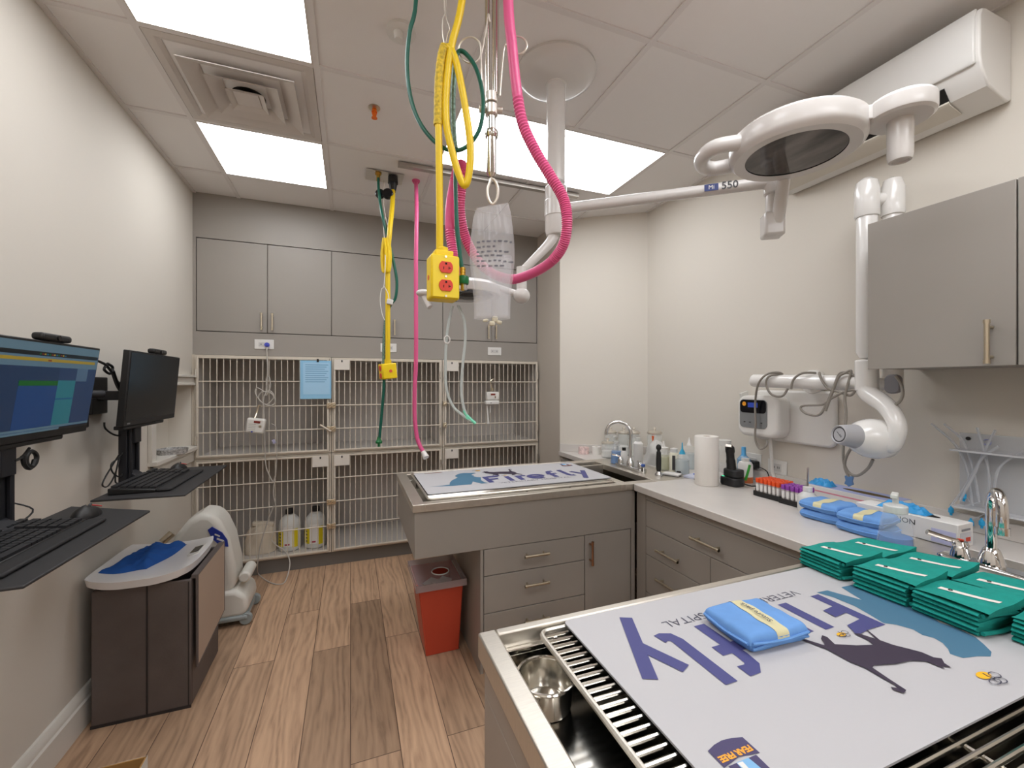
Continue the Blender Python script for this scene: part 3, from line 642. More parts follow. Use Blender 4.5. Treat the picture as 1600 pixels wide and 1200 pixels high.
# power adapter and outlets on the right wall
q = px(1176, 724, XR)
t = thing('wall_outlet', 'white wall outlet holding the black power adapter', 'outlet', q)
B().box(XR-.006, XR-.0005, q.y-.06, q.y+.06, q.z-.06, q.z+.06).build('cover_plate', WHITE, t, bevel=.002)
B().box(XR-.009, XR-.006, q.y-.035, q.y+.035, q.z-.035, q.z+.035).build('receptacle', M('receptacle white', 'c9c7c4', .4), t, bevel=.001)
t = thing('power_adapter', 'black power adapter plugged into the right wall', 'adapter', q)
B().box(XR-.05, XR-.0095, q.y-.055, q.y+.05, q.z-.02, q.z+.022).build('body', BLACK, t, bevel=.006)
b = B(); b.tube([(XR-.03, q.y-.054, q.z-.005), (XR-.03, q.y-.09, q.z-.012), (XR-.02, q.y-.11, q.z-.03), (XR-.03, q.y-.13, q.z-.07)], .003, 6, 4); b.build('cord', BLACK, t)
q = px(1214, 730, XR)
t = thing('wall_outlet', 'white double wall outlet right of the black power adapter', 'outlet', q)
B().box(XR-.006, XR-.0005, q.y-.06, q.y+.05, q.z-.035, q.z+.04).build('cover_plate', WHITE, t, bevel=.002)
b = B(); b.m = 0; b.box(XR-.008, XR-.006, q.y-.028, q.y+.028, q.z-.02, q.z+.02); b.m = 1
for dy in (-.014, .014): b.box(XR-.0086, XR-.008, q.y+dy-.006, q.y+dy-.003, q.z-.006, q.z+.006); b.box(XR-.0086, XR-.008, q.y+dy+.003, q.y+dy+.006, q.z-.006, q.z+.006)
b.build('receptacle', [M('receptacle white', 'c9c7c4', .4), DKGREY], t)
b = B(); b.tube([(XR-.05, 1.66, 1.115), (XR-.045, 1.655, 1.0), (XR-.03, 1.66, .91), (XR-.03, 1.62, .858)], .009, 8, 4)
tag(b.build('cable_sleeve', WHITE, loc=(XR-.04, 1.66, 1.0)), 'white cable sleeve running down from the x-ray control box', 'cable')
# endotracheal tube rack
t = thing('tube_rack', 'clear acrylic wall rack holding breathing tubes', 'rack', (XR, .80, 1.05))
b = B(); b.box(XR-.006, XR-.001, .52, .91, .935, 1.215); b.build('backplate', M('frosted acrylic', 'e2e5ea', .25, alpha=.4), t)
ACR = M('acrylic edge', 'e4e6ea', .15, alpha=.8)
b = B(); b.box(XR-.075, XR-.006, .52, .91, 1.150, 1.156); b.build('shelf', ACR, t); b = B(); b.box(XR-.06, XR-.006, .52, .91, .937, .943); b.build('shelf', ACR, t)
b = B(); b.cyl((XR-.0062, .885, 1.195), (XR-.010, .885, 1.195), .007, n=12); b.build('screw', BLACK, t)
b = B()
pts = [(XR-.0065, .835+.01*math.cos(a), 1.187+.01*math.sin(a)) for a in [math.radians(d) for d in range(40, 330, 20)]]; b.tube(pts, .002, 6, 1); b.build('printed_mark', M('violet print', '8c8fc0', .6), t)
TUBEC = M('clear airway tube', 'd2d6dc', .15, alpha=.5); TIP = M('cyan connector', '2ba4dc', .4)
lab = ['breathing tube at the far end of the acrylic rack, tip leaning left', 'breathing tube leaning left with a long tail beside the rack end', 'breathing tube curving through the rack above the blue soap bottle', 'breathing tube hanging in the rack behind the gooseneck faucet', 'breathing tube in the rack cut by the right edge of the picture', 'thin breathing tube crossing the rack diagonally']
ends = [[(1455, 662), (1490, 692), (1510, 730), (1520, 790)], [(1475, 662), (1505, 690), (1522, 740), (1530, 785)], [(1555, 672), (1528, 725), (1505, 765), (1486, 790)], [(1527, 668), (1542, 722), (1546, 760), (1542, 800)], [(1600, 705), (1570, 722), (1556, 745), (1553, 795)], [(1560, 698), (1535, 715), (1520, 745), (1500, 782)]]
tips = [(1506, 776), (1486, 798), None, (1517, 818), (1534, 818), None]
for k in range(6):
    pts = [px(u, v, XR-.03-.003*k) for u, v in ends[k]]
    tt = thing('breathing_tube', lab[k], 'tube', pts[0], 'breathing tubes in the wall rack')
    b = B(); b.tube(pts, .0042, 8, 5); b.build('tubing', TUBEC, tt)
    if tips[k]:
        q = px(*tips[k], XR-.03-.003*k); b = B(); b.tube([pts[-1], (pts[-1]+q)/2+Vector((0, 0, .004)), q+Vector((0, 0, .016))], .002, 6, 3); b.build('pilot_line', TUBEC, tt)
        b = B(); b.lathe([(.001, -.018), (.004, -.017), (.004, -.01), (.008, -.006), (.008, .008), (.003, .014), (.003, .02), (.001, .02)], q, 14); b.build('connector', TIP, tt)
# ================================================================ surgical light from the ceiling
c0 = Vector((.83, 1.65, ZC))
t = thing('surgical_light', 'white two-armed surgical light hanging from the ceiling', 'surgical light', c0)
LW = M('light arm enamel', 'd4d1ce', .25, coat=.3)
b = B(); b.lathe([(.17, 0), (.172, -.012), (.16, -.03), (.13, -.045), (.07, -.056), (.04, -.06)], c0, 48); b.build('canopy', LW, t)
b = B(); b.lathe([(.046, -.05), (.046, -.062), (.040, -.065), (.040, -.48)], c0, 32); b.build('column', LW, t)
b = B(); b.lathe([(.041, -.5), (.047, -.5), (.047, -.69), (.040, -.71), (.001, -.71)], c0, 32); b.build('lower_column', LW, t, bevel=.003)
cj = c0+Vector((0, 0, -.595))
e1 = px(1200, 291, 1.482); e1.z = cj.z+.01
b = B(); b.cyl(c0+Vector((0, 0, -.56)), c0+Vector((0, 0, -.63)), .05, n=32); b.cyl(cj+Vector((.03, -.02, 0)), e1, .022, n=20); b.build('long_arm', LW, t, bevel=.003)
d1 = (e1-cj).normalized(); lm = cj+(e1-cj)*.79; nn = Vector((d1.y, -d1.x, 0)).normalized()
if nn.y > 0: nn = -nn
Rm = Matrix((d1, Vector((0, 0, 1)), nn)).transposed()
b = B(); b.m = 0; q = lm+nn*.0222; b.obox(q-d1*.03, (.05, .026, .0012), Rm.to_euler()); b.m = 1
b.text('550', .04, Matrix.Translation(q+d1*.035)@Rm.to_4x4(), ext=.0004, bold=.0006); b.m = 2; b.text('Mi', .022, Matrix.Translation(q-d1*.03+nn*.0008)@Rm.to_4x4(), ext=.0003)
b.build('lettering', [M('navy badge', '26346f', .5), DKGREY, PAPER], t)
# knuckle and lamp head
k0 = e1+d1*.015
b = B(); b.lathe([(.001, .035), (.024, .03), (.03, .02), (.03, -.045), (.026, -.05), (.001, -.05)], k0, 24); b.tube([k0-Vector((0, 0, .02)), k0-Vector((.002, 0, .09)), k0-Vector((.003, 0, .15))], .022, 16, 4); b.build('knuckle', LW, t)
kb = W(1200, 348, 1.60)
hd = Vector((1.338, .958, 2.138))
b = B(); R_ = frame(Vector((.3, .2, 1))); b.obox(k0-Vector((.0, .0, .165)), (.07, .07, .09), (0, 0, math.radians(-35))); b.build('yoke_block', LW, t, bevel=.01, seg=3)
b = B(); b.cyl(k0-Vector((.0, .02, .16)), hd+Vector((.131, .131, .012)), .022, n=16); b.build('yoke_tube', LW, t)
Rr = .185
b = B(); b.lathe([(Rr-.045, .0), (Rr-.012, -.003), (Rr, .008), (Rr+.004, .02), (Rr+.004, .062), (Rr-.01, .075), (.10, .085), (.001, .085)], hd, 64, caps=False); b.build('lamp_head', LW, t)
def facet_mat():
    m = M('faceted mirror glass', '54504f', .08, .9, var=.75, vscale=5, stretch=(3, 1, 1)); return m
b = B(); b.lathe([(Rr-.044, .002), (.10, .012), (.05, .016), (.001, .018)], hd, 48); b.build('lens', facet_mat(), t)
b = B(); ang = math.radians(150)
pts = [hd+Vector((Rr*math.cos(a)*1.0, Rr*math.sin(a), .03)) for a in ()]
hv = Vector((math.cos(math.radians(138)), math.sin(math.radians(138)), 0)); hp = Vector((-hv.y, hv.x, 0))
pts = [hd+hv*(Rr-.02)+hp*.075+Vector((0, 0, .035)), hd+hv*(Rr+.05)+hp*.075+Vector((0, 0, .035)), hd+hv*(Rr+.085)+hp*.03+Vector((0, 0, .033)), hd+hv*(Rr+.085)-hp*.03+Vector((0, 0, .033)), hd+hv*(Rr+.05)-hp*.075+Vector((0, 0, .035)), hd+hv*(Rr-.02)-hp*.075+Vector((0, 0, .035))]
b.tube(pts, .024, 16, 5); b.build('loop_handle', LW, t)
h2 = Vector((1.475, .745, 2.158)); 
b = B(); b.lathe([(.001, -.003), (.07, -.003), (.078, .003), (.08, .01), (.08, .045), (.072, .054), (.001, .056)], h2, 48)
dv = (h2-hd); dv.z = 0; dv.normalize(); pv = Vector((-dv.y, dv.x, 0)); a = hd+dv*(Rr-.03); c = h2-dv*.05
b.prism([(a+pv*.06)[:2], (a-pv*.06)[:2], (c-pv*.045)[:2], (c+pv*.045)[:2]], h2.z+.004, h2.z+.045)
b.build('handle_pod', LW, t, bevel=.003)
b = B(); b.lathe([(.030, .0), (.0295, -.105), (.026, -.118), (.020, -.119), (.018, -.114), (.001, -.114)], h2, 28); b.build('handle', LW, t)
# second head, lower, behind the fluid bag
a0 = c0+Vector((-.01, 0, -.70)); a1 = W(815, 425, 1.80)
b = B(); b.tube([a0, a0+(a1-a0)*.15+Vector((0, 0, -.02)), a1], .026, 16, 4, rf=lambda f, i: 1-.35*f); b.build('short_arm', LW, t)
b = B(); b.tube([a1+Vector((0, 0, .02)), a1-Vector((0, 0, .05)), a1-Vector((0, 0, .085))], .022, 16, 4); b.ball(a1-Vector((0, 0, .1)), .036, (1, 1, .9)); b.build('elbow', LW, t)
h3 = W(728, 462, 1.86); 
b = B(); b.cyl(a1-Vector((0, 0, .10)), h3+(a1-h3).normalized()*.12+Vector((0, 0, .0)), .014, n=12); b.build('yoke_tube', LW, t)
b = B(); b.lathe([(.12, 0), (.15, -.002), (.158, .01), (.158, .03), (.14, .045), (.001, .05)], h3, 48, caps=False); b.build('lamp_head', LW, t)
b = B(); b.lathe([(.121, .0), (.09, -.012), (.001, -.018)], h3, 40); b.build('lens', facet_mat(), t)
q = W(661, 458, 1.86); b = B(); b.ball(q, .03, (1, 1, .55)); b.cyl(q-Vector((0, 0, .005)), W(672, 480, 1.84), .013, n=14); b.cyl(q, h3-(h3-q).normalized()*.13, .014, n=12); b.build('handle', LW, t)
# ================================================================ hanging lines near the camera
def PW(pts, d): return [W(p[0], p[1], p[2] if len(p) > 2 else d) for p in pts]
def up(p): return Vector((p.x, p.y, ZC-.004))
D1 = 1.15
# yellow cord with outlet box
YC = M('yellow cord jacket', 'e6c418', .4)
bx = W(692, 436, D1)
t = thing('drop_cord', 'yellow hanging cord with a yellow box of two red outlets, near the camera', 'power cord', bx)
b = B(); q0 = W(722, 0, D1); top = up(q0+Vector((.03, 0, 0)))
b.tube([top]+PW([(722, 0), (706, 70), (698, 130), (697, 190), (706, 235), (716, 270), (726, 290), (733, 270), (735, 230), (729, 180), (716, 110), (706, 80), (697, 75), (690, 90), (686, 130), (685, 180), (686, 240), (687, 330), (687, 400)], D1), .0098, 12, 5)
b.build('cord', YC, t)
b = B(); b.tube(PW([(695, 72), (690, 90), (686, 130), (684.5, 196)], D1), .0118, 12, 8, rf=lambda f, i: 1.0+.10*(i % 2)); b.build('mesh_grip', M('yellow woven grip', 'c9ab28', .6, var=.35, vscale=120), t)
Rb = Euler((0, 0, -YAW+math.radians(24))).to_matrix()
def bb(o, s): return bx+Rb@Vector(o)
b = B(); b.obox(bx, (.078, .058, .118), Rb.to_euler()); b.build('box', YELLOW, t, bevel=.007, seg=3)
b = B(); b.obox(bb((0, -.0295, 0), 0), (.070, .003, .110), Rb.to_euler()); b.build('face_plate', M('yellow face plate', 'f2d634', .4), t, bevel=.001)
b = B(); b.obox(bb((0, 0, .066), 0), (.05, .035, .016), Rb.to_euler()); b.cyl(bb((0, 0, .06), 0), bb((0, 0, .085), 0), .014, n=16); b.build('strain_relief', YELLOW, t, bevel=.003)
for dz in (.024, -.024):
    b = B(); b.m = 0
    out = [Rb@Vector((.0185*math.cos(a), 0, max(-.0145, min(.0145, .0185*math.sin(a))))) for a in [2*PI*i/28 for i in range(28)]]
    c = bb((0, -.0312, dz), 0); n = Rb@Vector((0, -1, 0))
    b.add([c+p for p in out]+[c+p+n*.003 for p in out], [(i, (i+1) % 28, 28+(i+1) % 28, 28+i) for i in range(28)]+[tuple(range(28, 56))])
    b.m = 1
    for (ox, oz, sx, sz) in ((-.0065, -.003, .0018, .007), (.0075, -.002, .0018, .008), (.0095, -.002, .006, .0018), (0, .009, .005, .005)): b.obox(c+n*.0031+Rb@Vector((ox, 0, oz)), (sx, .0006, sz), Rb.to_euler())
    b.build('receptacle', [RED, DARKHOLE], t, flat=True)
b = B()
for dz in (.052, 0, -.052): b.cyl(bb((0, -.031, dz), 0), bb((0, -.0325, dz), 0), .0032, n=10)
b.build('screws', NICKEL, t)
b = B(); b.cyl(bb((-.0392, .0, 0), 0), bb((-.0402, 0, 0), 0), .007, n=14); b.build('knockout', M('orange red dot', 'd65a3a', .5), t)
# chain holding the grip
t = thing('suspension_wire', 'twisted steel wire holding the near yellow cord from the ceiling', 'wire', W(696, 70, D1))
a = W(696, 72, D1); b = B(); b.tube([a, W(700, 52, D1), W(703, 45, D1), W(698, 30, D1), W(696, 20, D1), W(697, 0, D1), up(W(697, 0, D1))], .0014, 6, 4); b.tube([a, W(692, 55, D1), W(692, 30, D1), W(696, 20, D1), W(694, 0, D1), up(W(694, 0, D1))], .0014, 6, 4); b.build('wire', STEEL, t)
# green hose with valve
D2 = 1.18
t = thing('gas_hose', 'dark green gas hose looping near the camera, green valve at its end', 'hose', W(724, 445, D2))
b = B(); q = W(652, 0, D2)
b.tube([up(q)]+PW([(650, 0), (640, 50), (636, 100), (641, 150), (655, 190), (678, 220), (703, 235), (728, 230), (748, 205), (755, 170), (753, 140), (745, 110), (735, 92), (722, 80), (714, 85), (711, 110), (707, 150), (708, 200), (711, 235), (712, 300), (714, 350), (719, 400), (722, 420)], D2), .0058, 10, 5)
b.build('hose', GREENH, t)
b = B(); b.tube(PW([(712, 90), (708, 150), (709, 205), (712, 232)], D2), .0066, 8, 10, rf=lambda f, i: 1.04+.08*(i % 2)); b.build('braided_sleeve', M('silver green braid', '6f8a80', .5, .3, var=.5, vscale=160), t)
e = W(723, 425, D2)
b = B(); b.cyl(e+Vector((0, 0, .012)), e-Vector((0, 0, .012)), .007, n=12); b.cyl(e-Vector((0, 0, .03)), e-Vector((0, 0, .052)), .006, .005, n=12)
for z in (.008, .0, -.008): b.cyl(e+Vector((0, 0, z+.002)), e+Vector((0, 0, z-.002)), .0085, n=14)
b.build('fitting', M('brass', 'c9a24a', .3, 1.), t)
b = B(); b.lathe([(.001, -.034), (.016, -.034), (.0175, -.03), (.0175, -.017), (.016, -.013), (.001, -.013)], e, 18); b.build('collar', M('green collar', '0f6a36', .35), t)
b = B(); b.cyl(e+Vector((.004, 0, -.034)), e+Vector((.005, 0, -.05)), .0075, n=12); b.build('tip', CHROME, t)
# pink corrugated scavenging tube: down from the ceiling, round under the bag and up again
D3 = 1.16
t = thing('scavenging_tube', 'bright pink corrugated tube looping behind the fluid bag', 'hose', W(893, 340, D3))
pl = PW([(800, 70), (806, 130), (816, 190), (836, 235), (860, 275), (880, 310), (886, 345), (881, 380, 1.18), (864, 406, 1.22), (838, 424, 1.27), (806, 436, 1.31), (785, 434, 1.32)], D3)+PW([(766, 425, 1.32), (745, 405, 1.29), (727, 370, 1.28), (719, 330, 1.25), (721, 290, 1.23), (724, 270, 1.22), (722, 259, 1.23), (716, 262, 1.25), (710, 285, 1.27), (704, 320, 1.28), (703, 360, 1.28), (709, 400, 1.28), (716, 436, 1.28)], 1)
q = W(794, 0, D3); b = B(); b.tube([up(q), q]+pl[:1], .0145, 14, 4)
k = 22; b.tube(pl, .0145, 12, k, rf=lambda f, i: 1.0+(.0 if i < 30 or (i//44) % 6 == 4 else (.08 if i % 2 else -.06)))
b.build('tubing', PINK, t)
e = W(717, 440, 1.28); b = B(); b.cyl(e+Vector((0, 0, .012)), e-Vector((0, 0, .025)), .017, .019, n=18); b.build('end_fitting', WHITE, t)
# steel fluid pole with hooks
D4 = 1.2
t = thing('drip_pole', 'telescopic stainless steel drip pole with curled hooks, hanging from the ceiling', 'drip pole', W(768, 280, D4))
pc = W(768, 180, D4); base = Vector((pc.x, pc.y, 0))
def zz(v): return W(768, v, D4).z
b = B(); off = (W(774, 100, D4)-W(768, 100, D4)); 
b.cyl(base+off+Vector((0, 0, zz(150))), base+off+Vector((0, 0, ZC-.03)), .010, n=16); b.cyl(base-off*1.1+Vector((0, 0, zz(150))), base-off*1.1+Vector((0, 0, ZC-.03)), .007, n=16); b.build('upper_rods', STEELB, t)
b = B(); b.lathe([(.001, 0), (.015, 0), (.018, .004), (.018, .03), (.015, .034), (.001, .034)], base+Vector((0, 0, zz(182))), 20)
b.cyl(base+Vector((-.034, .008, zz(172))), base+Vector((.03, -.008, zz(172))), .010, n=14); b.cyl(base+Vector((0, 0, zz(162))), base+Vector((0, 0, zz(146))), .018, n=18); b.build('collar', STEEL, t, bevel=.002)
b = B(); b.cyl(base+Vector((0, 0, zz(182))), base+Vector((0, 0, zz(240))), .0115, n=18); b.lathe([(.001, -.01), (.017, -.01), (.019, -.006), (.019, .006), (.017, .01), (.001, .01)], base+Vector((0, 0, zz(210))), 20); b.build('inner_rod', STEELB, t)
b = B(); b.cyl(base+Vector((0, 0, zz(213))), base+Vector((0, 0, zz(272))), .0145, n=20); b.cyl(base+Vector((0, 0, zz(270))), base+Vector((0, 0, zz(277))), .0145, .009, n=20); b.build('sleeve', STEELB, t)
b = B(); b.lathe([(.05, 0), (.05, -.012), (.02, -.03), (.001, -.03)], base+Vector((0, 0, ZC)), 28); b.build('ceiling_flange', STEEL, t)
for pts in ([(756, 150), (752, 100), (751, 72), (745, 62), (735, 58), (722, 64), (716, 78), (722, 92), (736, 99), (748, 93), (754, 75), (760, 40), (763, 22), (766, 35)], [(781, 150), (784, 110), (788, 74), (796, 64), (808, 57), (820, 62), (823, 74), (814, 84), (802, 82), (789, 71)]):
    b = B(); b.tube(PW(pts, D4-.01), .0026, 8, 6); b.build('hook', STEEL, t)
b = B(); b.tube(PW([(768, 276), (766, 284), (762, 296), (763, 310), (769, 319), (776, 312), (778, 296), (774, 284), (768, 278)], D4), .0042, 10, 6); b.build('bag_hook', STEEL, t)
# fluid bag
bc = W(769, 410, D4)
t = thing('fluid_bag', 'clear plastic fluid bag hanging on the steel pole hook', 'bag', W(769, 318, D4))
Rf = Euler((0, 0, -YAW)).to_matrix()
def bagpt(side):
    def f(u, v):
        x = (u-.5)*2; z = (v-.5)*2
        wv = .0585+.005*math.sin(3.3*z+1)-.004*z*z
        if z > .85: wv *= 1-.10*(z-.85)/.15
        th = (.030*(1-z*z*.25) if z < .35 else .030*(1-.03)*max(.08, 1-(z-.35)*1.35))*(1-x*x)**.6 if abs(x) < 1 else 0
        wr = .0022*math.sin(19*x+4*z)*(1-x*x)+.0016*math.sin(9*z+6*x)*(1-x*x)
        sl = .012*(x) if z > .9 else .012*x*max(0, z)
        return bc+Rf@Vector((x*wv, side*(th+.0006+wr*1.0), z*.160+sl*.6))
    return f
b = B(); b.grid(bagpt(-1), 20, 26); b.grid(bagpt(1), 20, 26)
BAGM = M('clear bag film', 'e2e2e6', .12, alpha=.26, bump=1.0, bscale=30, coat=.5)
b.build('film', BAGM, t, sharp=80)
b = B()
def fl(u, v):
    return None
def inner(side):
    f0 = bagpt(side)
    def f(u, v):
        p = f0(.06+.88*u, .03+.52*v); q = bagpt(-side)(.06+.88*u, .03+.52*v); return p+(q-p)*.15
    return f
b.grid(inner(-1), 10, 10); b.grid(inner(1), 10, 10)
b.build('fluid', M('saline', 'e2e4ea', .06, alpha=.22, coat=.5), t, sharp=80)
b = B(); PR = M('bag print', '77757d', .6, alpha=.75)
Rt = Rf.to_4x4()@Matrix.Rotation(PI/2, 4, 'X')
for k, (tw, zo, n) in enumerate(((.09, .050, 1), (.05, .035, 1), (.075, .022, 1), (.06, .010, 1), (.085, -.004, 1), (.07, -.018, 1))):
    q = bagpt(-1)(.5, .5+zo/.32); xo = -.04
    while xo < -.04+tw:
        ww = random.uniform(.006, .016); q = bagpt(-1)((xo+ww/2+.06)/.12, .5+zo/.32)
        b.obox(q+Rf@Vector((0, -.0012, 0)), (ww, .0004, .0045), (0, 0, -YAW)); xo += ww+.005
b.build('printing', PR, t, flat=True)
b = B(); q = bc+Rf@Vector((0, 0, -.157))
for dx, dz, l in ((-.018, -.008, .014), (.0, -.016, .022), (.02, -.012, .018), (.008, -.004, .03)): b.obox(q+Rf@Vector((dx, -.004+dx*.2, dz)), (.016, .009, l*.6), (.2, .3*dx*40, -YAW+.2))
b.build('ports', M('ivory port', 'e8e2cc', .4, alpha=.9), t, bevel=.004)
# ================================================================ hanging lines at the far plate
D5 = 2.66
c = pz(601, 275, ZC)
t = thing('ceiling_plate', 'steel ceiling plate with gas fitting and black plug, holding the far hoses', 'ceiling plate', c)
b = B(); b.box(c.x-.115, c.x+.115, c.y-.075, c.y+.075, ZC-.008, ZC-.0055); b.build('plate', STEEL, t, bevel=.001)
q = pz(591, 270, ZC-.01); b = B(); b.cyl(q, q-Vector((0, 0, .05)), .012, n=14); b.cyl(q, q-Vector((0, 0, .012)), .02, n=6); b.build('gas_fitting', M('brass', 'c9a24a', .3, 1.), t)
q2 = pz(614, 276, ZC-.01); b = B(); b.cyl(q2, q2-Vector((0, 0, .045)), .03, .032, n=20); b.cyl(q2-Vector((0, 0, .045)), q2-Vector((0, 0, .10)), .027, .018, n=20); b.build('plug', BLACK, t)
q3 = pz(600, 283, ZC-.01); b = B(); b.tube([q3, q3-Vector((0, 0, .05)), q3-Vector((.002, 0, .09))], .003, 6, 3); b.build('chain', STEEL, t)
q3 = W(600, 304, D5)
tt = thing('balance_reel', 'pair of small black reels below the ceiling plate', 'reel', q3)
for du in (-6, 6):
    p = W(600+du, 303, D5); b = B(); b.cyl(p-Rf@Vector((0, .012, 0)), p+Rf@Vector((0, .012, 0)), .034 if du > 0 else .03, n=24); b.build('drum', M('glossy black', '101014', .15), tt, bevel=.008, seg=3)
b = B(); b.tube([W(600, 300, D5), W(600, 320, D5), W(602, 340, D5), W(599, 352, D5)], .002, 6, 3); b.tube([W(602, 338, D5), W(606, 352, D5)], .003, 6, 1); b.tube([W(600, 300, D5), W(600, 292, D5), W(600, 287, D5)], .003, 6, 1); b.build('hook', STEEL, tt)
t = thing('gas_hose', 'dark green gas hose hanging from the far ceiling plate', 'hose', W(592, 688, 2.4))
b = B(); D6 = 2.5
b.tube([q-Vector((0, 0, .03))]+PW([(592, 300, 2.62), (597, 335), (607, 375), (615, 410), (620, 440), (618, 465), (611, 475), (605, 490), (601, 520), (600, 560), (600, 600), (597, 640), (593, 684)], D6), .0085, 10, 5); b.build('hose', GREENH, t)
b = B(); b.tube(PW([(603, 500), (600.5, 530), (600, 568)], D6), .010, 8, 12, rf=lambda f, i: 1.03+.06*(i % 2)); b.build('braided_sleeve', M('silver green braid', '6f8a80', .5, .3, var=.5, vscale=160), t)
e = W(592, 690, D6); b = B(); b.lathe([(.001, -.012), (.018, -.010), (.02, 0), (.012, .012), (.008, .03), (.001, .03)], e, 14); b.cyl(e, e-Vector((0, 0, .03)), .007, n=10); b.build('end_valve', M('green collar', '0f6a36', .35), t)
t = thing('drop_cord', 'yellow hanging cord with small yellow outlet box before the middle cages', 'power cord', W(606, 580, D6))
b = B(); b.tube([q2-Vector((0, 0, .09))]+PW([(613, 320, 2.6), (609, 360), (606, 400), (606, 450), (606, 500), (606, 570)], D6-.02), .0145, 10, 5); b.build('cord', YC, t)
b = B()
for k, du in enumerate((-4, 0, 3)): b.tube(PW([(604+du, 372), (601+du, 395), (602+du, 420), (605+du, 423), (607+du, 400), (604+du, 372)], D6-.05+.01*k), .009, 8, 5)
b.build('coil', YC, t)
p = W(606, 580, D6); Ry = Euler((0, .08, -.1)).to_matrix()
b = B(); b.obox(p, (.085, .075, .09), (0, -.1, .25)); b.cyl(p+Vector((0, 0, .04)), p+Vector((0, 0, .07)), .02, n=14); b.build('box', YELLOW, t, bevel=.006)
Rq = Euler((0, -.1, .25)).to_matrix()
b = B(); c = p+Rq@Vector((.004, -.0378, 0)); b.cyl(c, c+Rq@Vector((0, -.003, 0)), .009, n=14); b.build('knockout', M('orange red dot', 'd65a3a', .5), t)
b = B()
for dz in (-.024, .02): c = p+Rq@Vector((-.0428, 0, dz)); b.cyl(c, c+Rq@Vector((-.003, 0, 0)), .016, n=16)
b.build('receptacle', RED, t)
b = B(); b.obox(W(609, 472, D6-.03), (.035, .03, .03), (0, .2, 0)); tag(b.build('hose_clip', WHITE, loc=W(609, 472, D6-.03), bevel=.004), 'white clip joining the far green hose and yellow cord', 'clip')
b = B(); b.tube([W(599, 352, D5-.1)]+PW([(602, 400), (600, 445), (596, 452), (594, 470), (597, 490), (601, 500)], D6-.06), .0022, 6, 4); b.tube(PW([(600, 447), (606, 458), (608, 470)], D6-.06), .0022, 6, 3)
tag(b.build('hanger_wire', M('white wire', 'd8d6d0', .5), loc=W(600, 445, D6-.06)), 'thin white hanger wire beside the far yellow cord', 'wire')
t = thing('scavenging_tube', 'plain pink tube hanging straight from the ceiling before the cages', 'hose', W(650, 285, 2.6))
c = pz(650, 282, ZC); b = B(); b.tube([c-Vector((0, 0, .006))]+PW([(651, 330, 2.62), (650, 400), (650, 480), (650, 560), (648, 610), (648, 650), (652, 685), (661, 706)], 2.56), .0125, 12, 5); b.build('tubing', M('pink translucent tubing', 'dd5c8f', .35), t)
b = B(); b.lathe([(.026, 0), (.026, -.008), (.018, -.02)], c, 20); b.build('ceiling_fitting', PINK, t)
a = W(661, 706, 2.56); e = W(666, 715, 2.54); b = B(); b.cyl(a, e, .014, .019, n=16); b.build('end_cuff', WHITE, t)
# breathing circuit
D7 = 1.83
t = thing('breathing_circuit', 'clear y-shaped breathing tube with mint green connector, before the right cages', 'tube', W(740, 650, D7))
CT_ = M('clear airway tube', 'd2d6dc', .15, alpha=.5)
b = B(); b.tube(PW([(707, 478), (700, 510), (697, 540), (696, 575), (698, 610), (708, 635), (722, 648), (736, 658)], D7), .0062, 8, 5); b.tube(PW([(716, 477), (725, 500), (727, 530), (723, 570), (721, 610), (724, 635), (729, 648)], D7), .0062, 8, 5); b.build('limbs', M('frosted breathing limb', 'ccd4d2', .2, alpha=.72), t)
b = B(); b.tube(PW([(725, 641), (730, 650), (743, 662)], D7), .0068, 8, 4); b.tube(PW([(728, 651), (732, 655)], D7), .0068, 8, 1); b.build('y_piece', M('mint connector', '7fdcbc', .35), t)
b = B(); q = W(698, 531, D7); b.tube([q+Vector((.012*math.cos(a), -.008, .016*math.sin(a))) for a in [2*PI*i/12 for i in range(12)]], .003, 6, 1, True); b.build('clip', WHITE, t)
# ================================================================ things hung on the cages
p = py(493, 593, 3.50)
t = thing('folder', 'light blue plastic folder hanging on the upper left cage', 'folder', p)
b = B(); a0, a1 = py(469, 563, 3.518), py(517.5, 623, 3.518); b.box(a0.x, a1.x, 3.515, 3.521, a1.z, a0.z); b.build('cover', M('light blue folder', '8fc3e4', .4), t, bevel=.001)
b = B(); b.box(a0.x+.02, a1.x-.01, 3.5135, 3.515, a1.z+.035, a0.z-.015); b.m = 1
for k in range(9): b.box(a0.x+.035, a1.x-.02-.012*(k % 3), 3.513, 3.5135, a0.z-.035-.016*k, a0.z-.030-.016*k)
b.build('paper', [M('blue tinted page', 'a3cdea', .5), M('blue tinted print', '6f9cc0', .6)], t, flat=True)
b = B(); b.box(a1.x-.10, a1.x-.085, 3.505, 3.519, a0.z-.01, a0.z+.012); b.build('clip', BLACK, t, bevel=.002)
t = thing('fluid_warmer', 'white fluid warmer hanging on the upper left cage, coiled cord above', 'fluid warmer', py(400, 665, 3.47))
q = py(400, 665, 3.47); WM_ = M('warmer shell', 'd9d6d0', .4)
b = B(); b.obox(q, (.115, .055, .105), (0, .14, 0)); b.build('housing', WM_, t, bevel=.012, seg=3)
R0 = Euler((0, .14, 0)).to_matrix()
b = B(); b.obox(q+R0@Vector((.008, -.028, .028)), (.04, .002, .015), (0, .14, 0)); b.build('display', M('dark red display', '7a2a22', .3), t)
b = B(); b.m = 0; b.cyl(q+R0@Vector((.03, -.027, .0)), q+R0@Vector((.03, -.03, 0)), .009, n=14); b.m = 1
for k in range(5): b.obox(q+R0@Vector((-.02, -.028, .01-.012*k)), (.045, .001, .0025), (0, .14, 0))
b.m = 2; b.cyl(q+R0@Vector((-.015, -.027, -.042)), q+R0@Vector((-.015, -.029, -.042)), .006, n=10)
